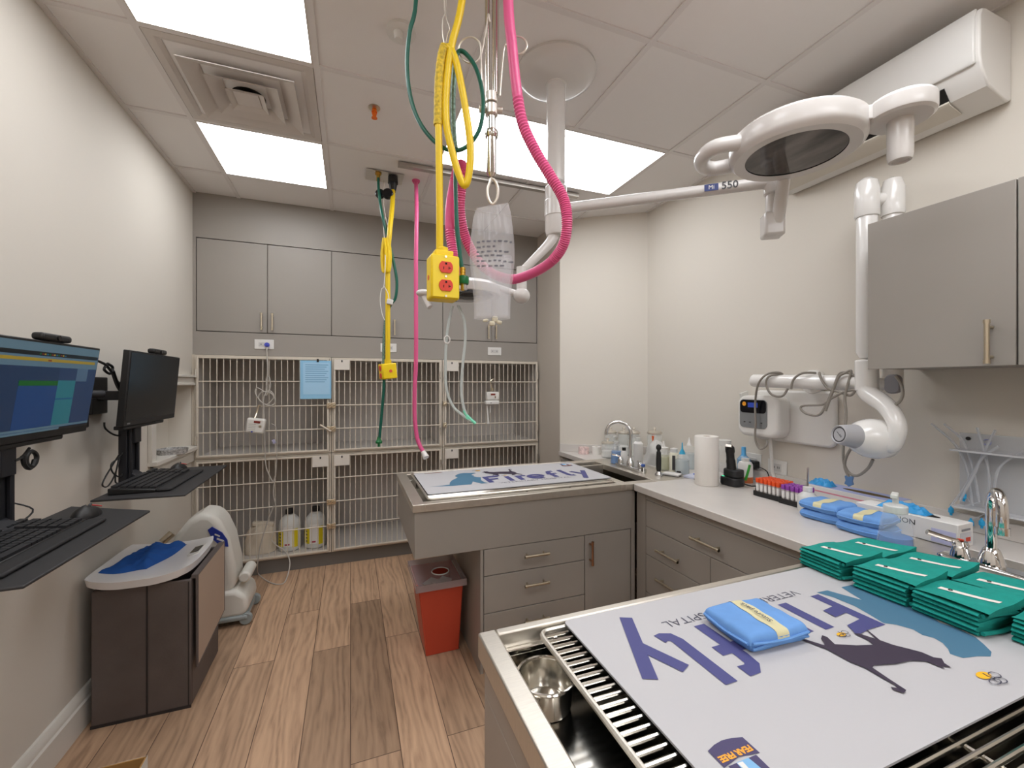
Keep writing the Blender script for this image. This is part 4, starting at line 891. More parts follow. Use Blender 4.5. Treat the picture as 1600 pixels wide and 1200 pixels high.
b.build('controls', [NICKEL, M('pale print', '9a9894', .6), M('blue mark', '3a4aa8', .5)], t)
b = B(); b.tube([q+Vector((-.01, 0, .05)), py(402, 642, 3.50), py(404, 634, 3.50), py(407, 634, 3.51)], .006, 8, 3); b.build('hook', NICKEL, t)
CORD = M('light grey cord', 'b3ada5', .5)
b = B(); s = 3.49
PY = lambda l: [py(u, v, s) for u, v in l]
b.tube([py(417, 540, 3.555), py(417, 550, 3.52)]+PY([(418, 575), (417, 600), (415, 618), (422, 606), (421, 590), (416, 592), (416, 612), (402, 606), (399, 614), (408, 628), (422, 634), (430, 628), (424, 615), (410, 612), (404, 622), (416, 632), (428, 620), (420, 610), (412, 622), (412, 640)]), .0042, 6, 6)
b.tube(PY([(412, 640), (413, 668), (414, 700), (416, 730), (426, 752), (430, 745), (427, 770), (431, 795), (428, 830), (424, 842), (432, 852), (446, 862)])+[py(453, 880, 3.46), pz(446, 908, .006), pz(434, 913, .006), pz(418, 908, .006), pz(404, 897, .006), py(402, 885, 3.5), py(404, 870, 3.49), py(408, 848, 3.49)]+PY([(418, 815), (428, 790)]), .0042, 6, 6)
b.tube(PY([(424, 662), (431, 668), (433, 690), (431, 740), (428, 748)]), .003, 6, 5)
b.build('cord', CORD, t)
b = B(); q0 = py(417.5, 539, 3.555); b.cyl(q0, q0-Vector((0, .012, 0)), .017, n=18); b.cyl(q0-Vector((0, .012, 0)), q0-Vector((0, .022, 0)), .010, n=14); b.build('plug', M('blue plug', '4650b8', .35), t)
b = B(); b.obox(py(428, 690, 3.48), (.02, .012, .03), (0, -.4, 0)); b.build('clamp', M('lilac clamp', 'a9a6c4', .4), t, bevel=.003)
t = thing('fluid_warmer', 'small white fluid warmer clipped on the upper right cage', 'fluid warmer', py(769, 621, 3.48))
q = py(769, 622, 3.48)
b = B(); b.obox(q+Vector((0, 0, .018)), (.112, .05, .072), (0, 0, 0)); b.build('housing', WM_, t, bevel=.01, seg=3)
b = B(); b.obox(q+Vector((-.004, -.004, -.038)), (.12, .05, .036), (0, 0, 0)); b.build('heater_plate', WHITE, t, bevel=.009, seg=3)
b = B(); b.m = 0; b.obox(q+Vector((0, -.026, .032)), (.04, .002, .014)); b.m = 1; b.obox(q+Vector((.02, -.026, .008)), (.012, .002, .018)); b.m = 2; b.obox(q+Vector((-.02, -.0295, -.04)), (.008, .002, .006)); b.build('display', [M('dark red display', '7a2a22', .3), M('brown mark', '8a7766', .5), DKGREY], t)
b = B(); b.tube([py(767, 612, 3.5), py(768, 603, 3.5), py(766, 596, 3.5), py(771, 592, 3.51)], .005, 8, 4); b.cyl(py(769, 606, 3.49), py(769, 611, 3.49), .014, n=12); b.build('hook', NICKEL, t)
b = B(); b.tube([py(u, v, 3.48) for u, v in ((761, 634), (762, 648), (763, 662))], .005, 6, 3, rf=lambda f, i: 1+1.2*f*f); b.tube([py(u, v, 3.48) for u, v in ((766, 634), (766, 645))], .004, 6, 3); b.build('dangling_leads', WHITE, t)
# ================================================================ stored things in the lower left cage
def jug(x, y, label):
    z = .122; t = thing('jug', label, 'jug', (x, y, z), 'plastic jugs in the lower left cage')
    c = Vector((x, y, z)); b = B()
    for k in range(1):
        prof = [(.07, 0), (.078, .008), (.078, .19), (.07, .225), (.042, .258), (.027, .265), (.027, .28)]
        b.lathe(prof, c, 24)
    b.build('body', MILKY, t)
    b = B(); b.lathe([(.024, .275), (.031, .275), (.031, .305), (.028, .308), (.001, .308)], c, 20); b.build('cap', BLACK, t)
    b = B(); n = 9
    for m_, a0, a1, z0, z1 in ((0, -175, -118, .04, .155), (1, -118, -70, .04, .19), (0, -70, -40, .03, .17), (2, -110, -85, .05, .062)):
        b.m = m_; r = .0785 if m_ != 2 else .079
        vs = []
        for zz_ in (z0, z1): vs += [c+Vector((r*math.cos(math.radians(a0+(a1-a0)*i/n)), r*math.sin(math.radians(a0+(a1-a0)*i/n)), zz_)) for i in range(n+1)]
        b.add(vs, [(i, i+1, n+2+i, n+1+i) for i in range(n)])
    b.m = 3
    for k in range(4): 
        a = math.radians(-140); b.obox(c+Vector((.079*math.cos(a), .079*math.sin(a), .06+.025*k)), (.001, .02, .012), (0, 0, a))
    b.build('label_wrap', [M('yellow label', 'e3cf1e', .5), PAPER, M('red label bar', 'a8324a', .5), M('olive print', '6e6a20', .6)], t)
p = py(453, 845, 3.70); jug(p.x, 3.70, 'white jug with yellow label, left of the two jugs in the lower left cage')
p = py(493, 842, 3.70); jug(p.x, 3.70, 'white jug with yellow label, right of the two jugs, by the cage post')
p = py(407, 860, 3.72); t = thing('sack', 'slumped white paper sack beside the jugs in the lower left cage', 'sack', (p.x, 3.72, .122))
def sk(u, v):
    a = 2*PI*u; r = .105*(1-.12*v-.25*v**6); k = 1+.05*math.sin(5*a+6*v)+.03*math.sin(11*a-9*v)
    return Vector((p.x+r*k*1.05*math.cos(a)+.02*v*v, 3.72+r*k*.75*math.sin(a), .122+.20*v+.012*math.sin(3*a)*v))
b = B(); b.grid(sk, 32, 12); b.add([sk(i/32, 1) for i in range(32)], [tuple(range(32))]); b.build('paper_bag', M('off white sack', 'd2c6b4', .8, bump=.5, bscale=30), t, sharp=60)
b = B(); b.obox((p.x+.02, 3.72, .33), (.15, .05, .035), (0, .12, 0)); b.build('folded_top', M('off white sack', 'd2c6b4', .8), t, bevel=.01)
p = py(358, 838, 3.70); t = thing('bottle', 'orange and clear bottle behind the white cleaner in the lower left cage', 'bottle', (p.x, 3.70, .122)); c = Vector((p.x, 3.70, .122))
b = B(); b.lathe([(.045, 0), (.05, .006), (.05, .17), (.04, .21), (.018, .24), (.018, .26), (.001, .26)], c, 20); b.build('body', CLEAR, t)
b = B(); b.lathe([(.001, .11), (.051, .11), (.051, .18), (.03, .2), (.001, .2)], c, 20); b.build('label_wrap', M('orange label', 'e0962e', .5), t)
b = B(); b.lathe([(.001, .0015), (.047, .0015), (.047, .108), (.001, .108)], c, 20); b.build('liquid', M('olive liquid', '8c9468', .4), t)
# ================================================================ left wall workstations
KEYM = M('black keycap', '262628', .5)
def monitor(label, x_top, x_bot, y0, y1, z0, z1, lit, group):
    t = thing('monitor', label, 'monitor', ((x_top+x_bot)/2, (y0+y1)/2, z0), group)
    def P(a, y, n):   # a 0 bottom..1 top, n outwards
        dx, dz = x_top-x_bot, z1-z0; L = math.hypot(dx, dz); nx, nz = dz/L, -dx/L
        return Vector((x_bot+dx*a+nx*n, y, z0+dz*a+nz*n))
    def slab(bb, a0, a1, b0, b1, n0, n1):
        vs = [P(a, y, n) for n in (n0, n1) for a in (a0, a1) for y in (b0, b1)]
        bb.add(vs, [(0,1,3,2), (4,6,7,5), (0,4,5,1), (2,3,7,6), (0,2,6,4), (1,5,7,3)])
    b = B(); slab(b, 0, 1, y0, y1, -.025, 0); slab(b, .15, .85, y0+.08, y1-.08, -.05, -.025); b.build('casing', BLACK, t, bevel=.003)
    b = B(); slab(b, .075, .975, y0+.008, y1-.008, .0003, .0012)
    if lit:
        b.build('screen', M('lit screen base', '22426e', .3, emit=.15), t, flat=True)
        b = B(); cols = ['6e93a8', '101a20', 'c2a838', '6a8fa6', '21406a', '2f8ea0', '5c7fa0', '1c4f92', '14742c', '2b4a78', '8a2a1a', '1f6fa0']
        W_ = y1-y0-.016
        def cell(ci, u0, u1, v0, v1, n=.0016): b.m = ci; slab(b, .075+.9*v0, .075+.9*v1, y0+.008+W_*u0, y0+.008+W_*u1, n-.0002, n)
        cell(0, 0, 1, .90, 1); cell(1, 0, .99, .862, .905, .0018); cell(2, 0, .97, .80, .835, .0018); cell(3, 0, 1, .74, .86)
        for k in range(12): cell([8, 10, 2, 11][k % 4], .42+.02*k, .435+.02*k, .872, .888, .002)
        cell(10, .5, .53, .806, .822, .002)
        cell(4, 0, .62, .06, .74); cell(9, .62, 1, .06, .74); cell(5, .62, .79, .06, .59, .0018); cell(11, .62, .79, .36, .38, .002); cell(6, .79, .905, .58, .74, .0018)
        cell(7, .3, .62, .06, .53, .0018); cell(8, .3, .62, .53, .585, .002); cell(0, 0, 1, .035, .06); cell(1, 0, 1, 0, .03); cell(0, .0, .7, .005, .03, .002)
        b.build('window_layout', [M('screen '+c, [int(c[i:i+2], 16)/255*.8 for i in (0, 2, 4)], .3, emit=.08) for c in cols], t, flat=True)
    else:
        b.build('screen', M('dark screen', '16181b', .25), t, flat=True)
    b = B(); slab(b, -.05, .0, y0+.02, y1-.12, -.04, -.004); b.build('sound_bar', BLACK, t, bevel=.004)
    b = B(); b.m = 1; slab(b, .025, .045, y0+.03, y0+.055, .0003, .0008); b.build('badge', [BLACK, M('dim grey print', '8a8a8a', .5)], t, flat=True)
    return t, P
m1, P1_ = monitor('large lit monitor at the left edge showing a blue schedule', -.845, -.885, 1.42, 1.965, 1.232, 1.528, True, 'wall monitors')
m2, P2_ = monitor('switched-off black monitor nearer the cages', -.835, -.86, 2.165, 2.70, 1.225, 1.538, False, 'wall monitors')
def webcam(P, y, label):
    p = P(1, y, -.01); t = thing('webcam', label, 'webcam', p)
    b = B(); b.obox(p+Vector((0, 0, .012)), (.03, .14, .022)); b.build('body', BLACK, t, bevel=.008, seg=3)
    b = B(); b.cyl(p+Vector((.0145, 0, .012)), p+Vector((.018, 0, .012)), .008, n=14); b.build('lens', M('glossy black', '101014', .15), t)
    b = B(); b.obox(p+Vector((-.004, 0, .0005)), (.02, .05, .003)); b.build('clamp', BLACK, t)
webcam(P1_, 1.72, 'black webcam on the lit monitor'); webcam(P2_, 2.45, 'black webcam on the switched-off monitor')
def station(label, yc, ztray, tray, mx, ax, tilt):
    t = thing('wall_mount', label, 'monitor mount', (XL, yc, 1.2), 'black wall-mounted workstation arms')
    q = mx-.055; b = B(); b.box(q-.03, q, yc-.05, yc+.05, ztray-.01, 1.30); b.box(q, q+.012, yc-.042, yc-.026, ztray, 1.24); b.box(q, q+.012, yc+.026, yc+.042, ztray, 1.24); b.box(q-.01, q+.022, yc-.03, yc+.03, 1.14, 1.24); b.build('upright', BLACKM, t, bevel=.003)
    b = B(); b.box(XL+.001, XL+.02, yc-.06, yc+.06, 1.27, 1.43); b.box(XL+.02, mx-.06, yc-.03, yc+.03, 1.33, 1.37); b.box(mx-.085, mx-.048, yc-.05, yc+.05, 1.30, 1.40); b.cyl((mx-.075, yc, 1.27), (mx-.075, yc, 1.41), .025, n=18); b.build('monitor_arm', BLACK, t, bevel=.004)
    b = B(); b.box(q-.03, tray[0][0]-.12, yc-.04, yc+.04, ztray-.03, ztray-.0085); b.prism([(q, ztray+.002), (q+.06, ztray+.002), (q, ztray+.05)], yc-.035, yc+.035, 'y'); b.build('tray_arm', BLACKM, t, bevel=.004)
    b = B(); b.prism(tray, ztray-.008, ztray); b.build('keyboard_tray', M('matt black tray', '2a292a', .6), t, bevel=.003)
    return t
def keyboard(label, cx, y0, y1, z, rz=0):
    L = y1-y0; cy = (y0+y1)/2; c = Vector((cx, cy, z+.0008))
    t = thing('keyboard', label, 'keyboard', c, 'black keyboards')
    b = B(); b.prism([(cx+.075, z+.001), (cx+.075, z+.012), (cx-.075, z+.026), (cx-.075, z+.001)], y0, y1, 'y'); b.build('body', BLACK, t, bevel=.003)
    b = B(); b2 = B()
    for r in range(6):
        xx = cx+.062-r*.0235-(.006 if r == 5 else 0); zz_ = z+.012+(cx+.075-xx)/.15*.014
        n = 20
        for k in range(n):
            if r == 0 and 4 <= k <= 8: continue
            if k in (15,) : continue
            ky = y0+.014+(L-.028)*(k+.5)/n; w_ = (L-.028)/n*.84
            (b2 if k > 15 else b).obox((xx, ky, zz_+.004), (.018, w_, .008), (0, .09, 0))
        if r == 0: b.obox((xx, y0+.014+(L-.028)*6.5/n, zz_+.004), (.018, (L-.028)/n*4.8, .008), (0, .09, 0))
    b.build('letter_keys', KEYM, t, flat=True); b2.build('number_keys', KEYM, t, flat=True)
    b = B(); b.box(cx+.076, cx+.125, y0, y1, z+.001, z+.012); b.build('wrist_rest', M('soft black rest', '201f20', .7), t, bevel=.005)
    return t
def mouse(label, p):
    t = thing('mouse', label, 'mouse', p)
    def f(u, v):
        a = 2*PI*u; k = math.cos(v*PI/2); return p+Vector((.033*k*math.cos(a)*(1), .058*k*math.sin(a), .001+.034*math.sin(v*PI/2)*(1-.15*math.sin(a))))
    b = B(); b.grid(f, 24, 8); b.build('body', BLACK, t, sharp=80)
    b = B(); b.obox(p+Vector((0, .022, .032)), (.006, .016, .008), (.3, 0, 0)); b.build('wheel', DKGREY, t, bevel=.002)
    b = B(); b.obox(p+Vector((.006, .045, .024)), (.03, .008, .003), (-.5, .2, 0)); b.build('red_mark', M('red print', 'c23030', .5), t, bevel=.001)
Z1 = .97
A = [pz(235, 797, Z1), pz(37, 915, Z1), pz(0, 917, Z1), pz(110, 790, Z1)]
tray1 = [(A[0].x, A[0].y), (A[1].x, A[1].y), (A[2].x-.02, A[1].y-.0), (-.92, 1.30), (-.92, 1.95)]
station('black wall mount arm and tray behind the lit monitor', 1.62, Z1, [tray1[1], tray1[0], tray1[4], (-.92, A[1].y)], -.865, 0, 0)
keyboard('black keyboard under the lit monitor', -.84, 1.27, 1.70, Z1)
mouse('black mouse at the right end of the tray below the lit monitor', Vector((-.80, 1.775, Z1+.0005)))
tray2 = [(-.602, 2.0), (-.612, 2.65), (-.90, 2.65), (-.90, 2.02)]
station('black wall mount arm and tray behind the dark monitor', 2.36, Z1, tray2, -.85, 0, 0)
keyboard('black keyboard under the switched-off monitor', -.80, 2.08, 2.49, Z1)
mouse('black mouse on the tray under the switched-off monitor', Vector((-.80, 2.565, Z1+.0005)))
# box and cables behind the dark monitor
p = Vector((-.93, 2.06, 1.29))
t = thing('power_brick', 'black box with white stickers on the wall between the two monitors', 'power box', p)
b = B(); b.box(-1.0, -.93, 2.0, 2.085, 1.235, 1.345); b.build('body', BLACK, t, bevel=.004)
b = B()
b.box(-.988, -.978, 1.999, 1.9997, 1.305, 1.33); b.box(-.974, -.964, 1.999, 1.9997, 1.305, 1.33); b.box(-.955, -.942, 1.999, 1.9997, 1.25, 1.29); b.build('stickers', PAPER, t, flat=True)
b = B(); b.box(-1.033, -1.0, 2.02, 2.06, 1.26, 1.43); b.cyl((-.99, 2.04, 1.36), (-.90, 2.12, 1.36), .016, n=12); b.cyl((-.99, 2.04, 1.33), (-.99, 2.04, 1.42), .024, n=16); b.box(-1.0, -.9, 1.98, 2.05, 1.405, 1.43); b.build('bracket', BLACKM, t, bevel=.003)
CB = M('black cable', '1a1a1a', .5)
b = B()
b.tube([px(u, v, -.92) for u, v in ((153, 564), (165, 570), (175, 582), (185, 598), (195, 605))], .005, 6, 5); b.tube([px(u, v, -.92) for u, v in ((165, 572), (163, 578), (172, 584), (176, 574), (168, 568))], .005, 6, 5); b.tube([px(u, v, -.915) for u, v in ((176, 580), (183, 600), (190, 612))], .008, 6, 4)
tag(b.build('monitor_cable', CB, loc=(-.92, 2.1, 1.45)), 'black cables looping behind the top of the dark monitor', 'cable')
b = B()
b.tube([px(u, v, -.93) for u, v in ((163, 660), (165, 670), (180, 680), (196, 680))], .0035, 6, 5)
b.tube([px(u, v, -.93) for u, v in ((195, 680), (192, 700), (180, 720), (165, 745), (160, 758), (168, 760), (178, 745), (186, 720), (193, 690))], .003, 6, 5)
b.tube([px(u, v, -.925) for u, v in ((190, 655), (193, 675), (192, 700), (185, 720), (180, 750), (186, 755), (200, 750))], .003, 6, 5)
b.tube([px(u, v, -.92) for u, v in ((192, 680), (194, 700), (186, 715), (174, 725), (176, 738), (188, 745), (195, 730), (198, 710))], .003, 6, 5)
tag(b.build('cable_bundle', CB, loc=(-.93, 2.2, 1.1)), 'tangled thin black cables hanging on the wall beside the dark monitor stand', 'cable')
b = B(); s = -.90
b.tube([px(u, v, s) for u, v in ((36, 712), (38, 725), (46, 732), (55, 724), (57, 712), (50, 705), (42, 712), (42, 725), (50, 729), (54, 718))], .006, 6, 5); b.tube([px(u, v, s) for u, v in ((22, 720), (32, 716), (40, 708), (46, 700))], .004, 6, 4)
tag(b.build('cable_loop', CB, loc=px(46, 715, s)), 'small looped black cable hanging under the lit monitor', 'cable')
q = Vector((-.86, 1.64, Z1+.03)); b = B(); b.tube([Vector((XL+.1, 1.6, Z1+.10)), Vector((-.95, 1.68, Z1+.09)), Vector((-.9, 1.72, Z1+.05)), Vector((-.915, 1.68, Z1+.015))], .0025, 6, 5)
tag(b.build('keyboard_cable', CB, loc=q), 'thin black cable at the back of the near keyboard', 'cable')
# ================================================================ hamper, scale, cloth, cleaner, box
HB = M('brown faux leather', '5c5350', .55, var=.10, vscale=9, bump=.4, bscale=160)
HX0, HX1, HY0, HY1, HZ = -.985, -.645, 2.215, 2.62, .555
t = thing('hamper', 'dark brown fabric hamper with a beige side flap against the left wall', 'hamper', ((HX0+HX1)/2, (HY0+HY1)/2, 0))
b = B(); e = .012
b.box(HX0, HX1, HY0, HY0+e, .004, HZ); b.box(HX0, HX1, HY1-e, HY1, .004, HZ); b.box(HX0, HX0+e, HY0+e, HY1-e, .004, HZ); b.box(HX1-e, HX1, HY0+e, HY1-e, .004, HZ); b.box(HX0+e, HX1-e, HY0+e, HY1-e, 0, .012)
b.build('body', HB, t, bevel=.006)
b = B(); b.box((HX0+HX1)/2+.012, (HX0+HX1)/2+.018, HY0-.0025, HY0, .01, HZ-.005); b.box(HX1-.012, HX1-.008, HY0-.002, HY0, .01, HZ-.01); b.box(HX0, HX1, HY0-.003, HY0, .0, .012); b.build('seam', M('dark seam', '2e2928', .7), t)
FX = HX1+.016
b = B(); b.prism([(HY0+.005, .565), (HY1+.01, .565), (HY1+.01, .21), (HY0+.005, .175)], FX, FX+.008, 'x'); b.build('side_flap', M('beige felt', 'b09c8b', .85, bump=.2, bscale=200), t, bevel=.003)
b = B(); b.tube([(FX+.004, HY0+.003, .567), (FX+.004, HY1+.012, .567), (FX+.004, HY1+.012, .21), (FX+.004, HY0+.003, .173)], .0055, 6, 1, True); b.prism([(HY0+.005, .555), (HY1+.01, .555), (HY1+.01, .57), (HY0+.005, .57)], HX1-.001, FX, 'x'); b.build('piping', HB, t)
# baby scale
sc0 = Vector((-.83, 2.40, HZ+.001))
t = thing('scale', 'white curved baby scale on top of the brown hamper', 'scale', sc0)
SCM = M('scale white', 'dfdddd', .3)
def top(u, v):
    x = (u-.5)*2; y = (v-.5)*2
    # superellipse outline
    ex = math.copysign(abs(x), x); k = 1-.10*abs(x*y)**3
    X = sc0.x+.185*x*k-.0; Y = sc0.y+.225*y*k+.0
    z = .036+.008*y*y+.030*max(0, abs(x)-.25)**1.5
    if max(abs(x), abs(y)) > .93: z -= .004
    return Vector((X, Y, sc0.z+z))
b = B(); N_ = 20
b.grid(top, N_, N_)
ring_i = [(i/N_, 0) for i in range(N_)]+[(1, j/N_) for j in range(N_)]+[(1-i/N_, 1) for i in range(N_)]+[(0, 1-j/N_) for j in range(N_)]
up_ = [top(*r) for r in ring_i]; lo = [Vector((sc0.x+(p.x-sc0.x)*.97, sc0.y+(p.y-sc0.y)*.97, p.z-.032)) for p in up_]; lo2 = [Vector((sc0.x+(p.x-sc0.x)*.75, sc0.y+(p.y-sc0.y)*.75, sc0.z+.006)) for p in up_]; lo3 = [Vector((p.x, p.y, sc0.z)) for p in lo2]
n = len(up_)
for a, c in ((up_, lo), (lo, lo2), (lo2, lo3)): b.add(a+c, [(i, n+i, n+(i+1) % n, (i+1) % n) for i in range(n)])
b.build('tray', SCM, t, sharp=50)
b = B(); q = top(.88, .60); Rq = Euler((0, -math.atan(.42*.6), 0)).to_matrix()
R_ = Euler((0, -.20, 0)).to_matrix(); b.add([q+R_@Vector((x, y, h)) for h in (-.002, .004) for x, y in rrect(0, 0, .048, .15, .022, 5)], [tuple(range(24))[::-1], tuple(range(24, 48))]+[(i, (i+1) % 24, 24+(i+1) % 24, 24+i) for i in range(24)]); b.build('console', WHITE, t)
b = B(); b.obox(q+R_@Vector((0, 0, .0045)), (.034, .08, .003), R_.to_euler()); b.build('display', M('lcd', '23241f', .2), t, bevel=.001)
# folded cloth
cc = Vector((-.875, 2.425, HZ+.046))
def cl(u, v):
    x = (u-.5)*2; y = (v-.5)*2; r = 1+.10*math.sin(3*math.atan2(y, x)+1)
    X = cc.x+.082*x*r+.03*y; Y = cc.y+.145*y*r
    e4 = 1-max(abs(x), abs(y))**6
    hgt = (.026+.012*(1 if x+.4*y > -.1 else 0)+.008*math.sin(6*x+4*y)+.006*math.sin(13*y-9*x))*e4
    tz = top(min(1, max(0, (X-sc0.x)/.37+.5)), min(1, max(0, (Y-sc0.y)/.45+.5))).z
    return Vector((X, Y, max(tz+.001, tz+hgt)))
b = B(); b.grid(cl, 26, 26); o = b.build('folded_cloth', NAVY, loc=cc, sharp=80); tag(o, 'royal blue folded cloth lying in the white baby scale', 'cloth')
# carpet cleaner
base = Vector((-.80, 3.0, 0)); t = thing('floor_cleaner', 'white floor cleaner with blue badge behind the hamper', 'floor cleaner', base)
CW = M('cleaner shell', 'd6d3cb', .4); CG = M('cleaner grey', '8f9696', .45)
prof = [(-.17, .18), (.15, .18), (.175, .24), (.17, .34), (.14, .50), (.10, .60), (.06, .655), (.0, .665), (-.06, .63), (-.12, .55), (-.17, .42)]
b = B(); b.prism([(base.x+x, z) for x, z in prof], 2.88, 3.10, 'y'); b.build('tank', CW, t, bevel=.035, seg=4)
b = B(); b.prism([(base.x+x, z) for x, z in ((.06, .585), (.11, .545), (.135, .50), (.14, .46), (.10, .47), (.06, .52), (.04, .57))], 2.875, 2.881, 'y'); b.build('badge', M('blue badge', '2f3f9c', .4), t)
b = B(); b.text('EDIC', .03, Matrix.Translation(Vector((base.x+.09, 2.8745, .525)))@Matrix.Rotation(.6, 4, 'Y')@Matrix.Rotation(PI/2, 4, 'X')) if False else b.prism([(base.x+.085, .52), (base.x+.12, .50), (base.x+.118, .49), (base.x+.083, .51)], 2.874, 2.8755, 'y'); b.prism([(base.x+.075, .545), (base.x+.10, .53), (base.x+.098, .522), (base.x+.073, .537)], 2.874, 2.8755, 'y'); b.build('badge_marks', PAPER, t)
b = B(); b.prism([(base.x+x, z) for x, z in ((-.19, .05), (.22, .05), (.245, .09), (.235, .16), (.18, .205), (-.17, .205))], 2.86, 3.12, 'y'); b.build('base_housing', CW, t, bevel=.03, seg=3)
b = B(); b.box(base.x-.2, base.x+.24, 2.85, 3.13, .03, .06); b.build('bumper', CG, t, bevel=.01)
b = B(); b.cyl((base.x+.215, 2.9, .26), (base.x+.215, 3.08, .26), .032, n=18); b.build('front_handle', CW, t, bevel=.01)
for wx, wy in ((.23, 2.87), (.23, 3.11), (-.16, 2.87), (-.16, 3.11)):
    b = B(); b.cyl((base.x+wx, wy-.014, .034), (base.x+wx, wy+.014, .034), .033, n=18); b.build('caster', CG, t, bevel=.004)
b = B(); q = px(283, 842, -.98); b.cyl((-.98, 2.9, .52), (-.94, 2.92, .56), .02, n=12); b.build('hose_connector', NICKEL, t)
# cardboard box
c1 = pz(230, 1181, .30); t = thing('cardboard_box', 'open cardboard box at the bottom edge, its white corner showing', 'box', (c1.x-.16, c1.y-.16, 0))
x1, y1 = c1.x, c1.y; x0, y0 = x1-.34, y1-.34; e = .004
CBI = M('brown cardboard', '9a7340', .8); CBW = M('white cardboard', 'c9c4bc', .7)
b = B(); b.m = 0; b.box(x0, x1, y1-e, y1, 0, .30); b.box(x0, x1, y0, y0+e, 0, .30); b.box(x0, x0+e, y0, y1, 0, .30); b.box(x0, x1-e, y0, y1, 0, e); b.box(x1-e, x1, y0, y1, 0, .3)
b.build('walls', CBI, t); b = B(); b.box(x1+.0003, x1+.001, y0, y1, .0, .3); b.box(x0, x1+.001, y1+.0003, y1+.001, 0, .3); b.build('white_print', CBW, t)
# sharps bin
t = thing('waste_bin', 'red waste bin with a clear flip lid under the far table', 'bin', (.44, 2.31, 0))
RB = M('red bin plastic', 'b8452f', .4)
b = B(); bb_ = [(.362, 2.195), (.535, 2.195), (.535, 2.40), (.362, 2.40)]; tt_ = [(.318, 2.155), (.548, 2.155), (.548, 2.45), (.318, 2.45)]; z1 = .372
def fr(bb, lo, hi, za, zb_, inset=0):
    vs = [(x, y, za) for x, y in lo]+[(x, y, zb_) for x, y in hi]; bb.add(vs, [(i, (i+1) % 4, 4+(i+1) % 4, 4+i) for i in range(4)])
fr(b, bb_, tt_, .003, z1); b.poly([(x, y, .003) for x, y in bb_][::-1]); ti = [(x+(.006 if x < .4 else -.006), y+(.006 if y < 2.3 else -.006)) for x, y in tt_]
bi = [(x+(.006 if x < .4 else -.006), y+(.006 if y < 2.3 else -.006)) for x, y in bb_]
fr(b, ti[::-1], ti[::-1], z1, z1); fr(b, [bi[i] for i in (3,2,1,0)], [ti[i] for i in (3,2,1,0)], .01, z1); b.add([(x, y, z1) for x, y in tt_]+[(x, y, z1) for x, y in ti], [(i, (i+1) % 4, 4+(i+1) % 4, 4+i) for i in range(4)]); b.poly([(x, y, .011) for x, y in bi])
b.build('body', RB, t, bevel=.006)
LIDM = M('smoky clear lid', 'b3a5a6', .25, alpha=.5)
b = B(); lx0, lx1, ly0, ly1 = .303, .563, 2.138, 2.468; lz = .395
N2 = 32; cxh, cyh = .45, 2.27
hole = [(cxh+.045*math.cos(2*PI*i/N2), cyh+.045*math.sin(2*PI*i/N2)) for i in range(N2)]
outr = []
for i in range(N2):
    a = 2*PI*i/N2; dx, dy = math.cos(a), math.sin(a); s = min(((lx1-cxh) if dx > 0 else (lx0-cxh))/dx if abs(dx) > 1e-6 else 9, ((ly1-cyh) if dy > 0 else (ly0-cyh))/dy if abs(dy) > 1e-6 else 9); outr.append((cxh+dx*s, cyh+dy*s))
b.add([(x, y, lz) for x, y in hole]+[(x, y, lz) for x, y in outr], [(i, (i+1) % N2, N2+(i+1) % N2, N2+i)[::-1] for i in range(N2)])
b.box(lx0, lx1, ly0, ly0+.003, lz-.035, lz); b.box(lx0, lx1, ly1-.003, ly1, lz-.035, lz); b.box(lx0, lx0+.003, ly0, ly1, lz-.035, lz); b.box(lx1-.003, lx1, ly0, ly1, lz-.035, lz)
b.build('lid', LIDM, t)
b = B()
for dx, dy, dz, rz in ((.0, .0, .335, .3), (.03, .03, .325, 1.1), (-.04, .02, .33, 2.0), (.01, -.04, .322, .8)): b.obox((cxh+dx, cyh+dy, dz), (.09, .06, .02), (.2*dx*30, .15, rz))
b.build('waste', PAPER, t, bevel=.006)
b = B(); b.tube([(x, y, lz+.001) for x, y in hole], .003, 6, 1, True); b.build('opening_ring', WHITE, t)
# ================================================================ worktop things
Z = CT+.0008
def at(u, v, dz=0): p = pz(u, v, CT); p.z = Z+dz; return p
def dist(p): return SN*p.x+CS*p.y
def lat(bb, prof, c, n=24, closed=False): return bb.lathe(prof, c, n, closed=closed)
# ---- far sink faucet
f0 = Vector((1.70, 2.31, Z))
t = thing('faucet', 'chrome gooseneck faucet at the far sink', 'faucet', f0)
b = B(); b.prism([(x, y) for x, y in rrect(1.70, 2.31, .055, .28, .02, 4)], Z, Z+.018); b.build('base_plate', CHROME, t, bevel=.004)
b = B(); lat(b, [(.026, .018), (.024, .04), (.015, .06), (.012, .075)], f0); b.tube([f0+Vector((0, 0, .07)), f0+Vector((.004, 0, .18)), f0+Vector((.004, .0, .24)), f0+Vector((-.015, .02, .285)), f0+Vector((-.055, .05, .30)), f0+Vector((-.095, .08, .285)), f0+Vector((-.115, .095, .245)), f0+Vector((-.118, .098, .215))], .0115, 14, 5); b.build('spout', CHROME, t)
for dy in (-.105, .105):
    b = B(); q = f0+Vector((0, dy, .018)); lat(b, [(.02, 0), (.018, .03), (.012, .04), (.001, .045)], q, 18); b.tube([q+Vector((0, 0, .04)), q+Vector((-.02, dy*.2, .05)), q+Vector((-.045, dy*.3, .055))], .006, 8, 3); b.build('tap_handle', CHROME, t)
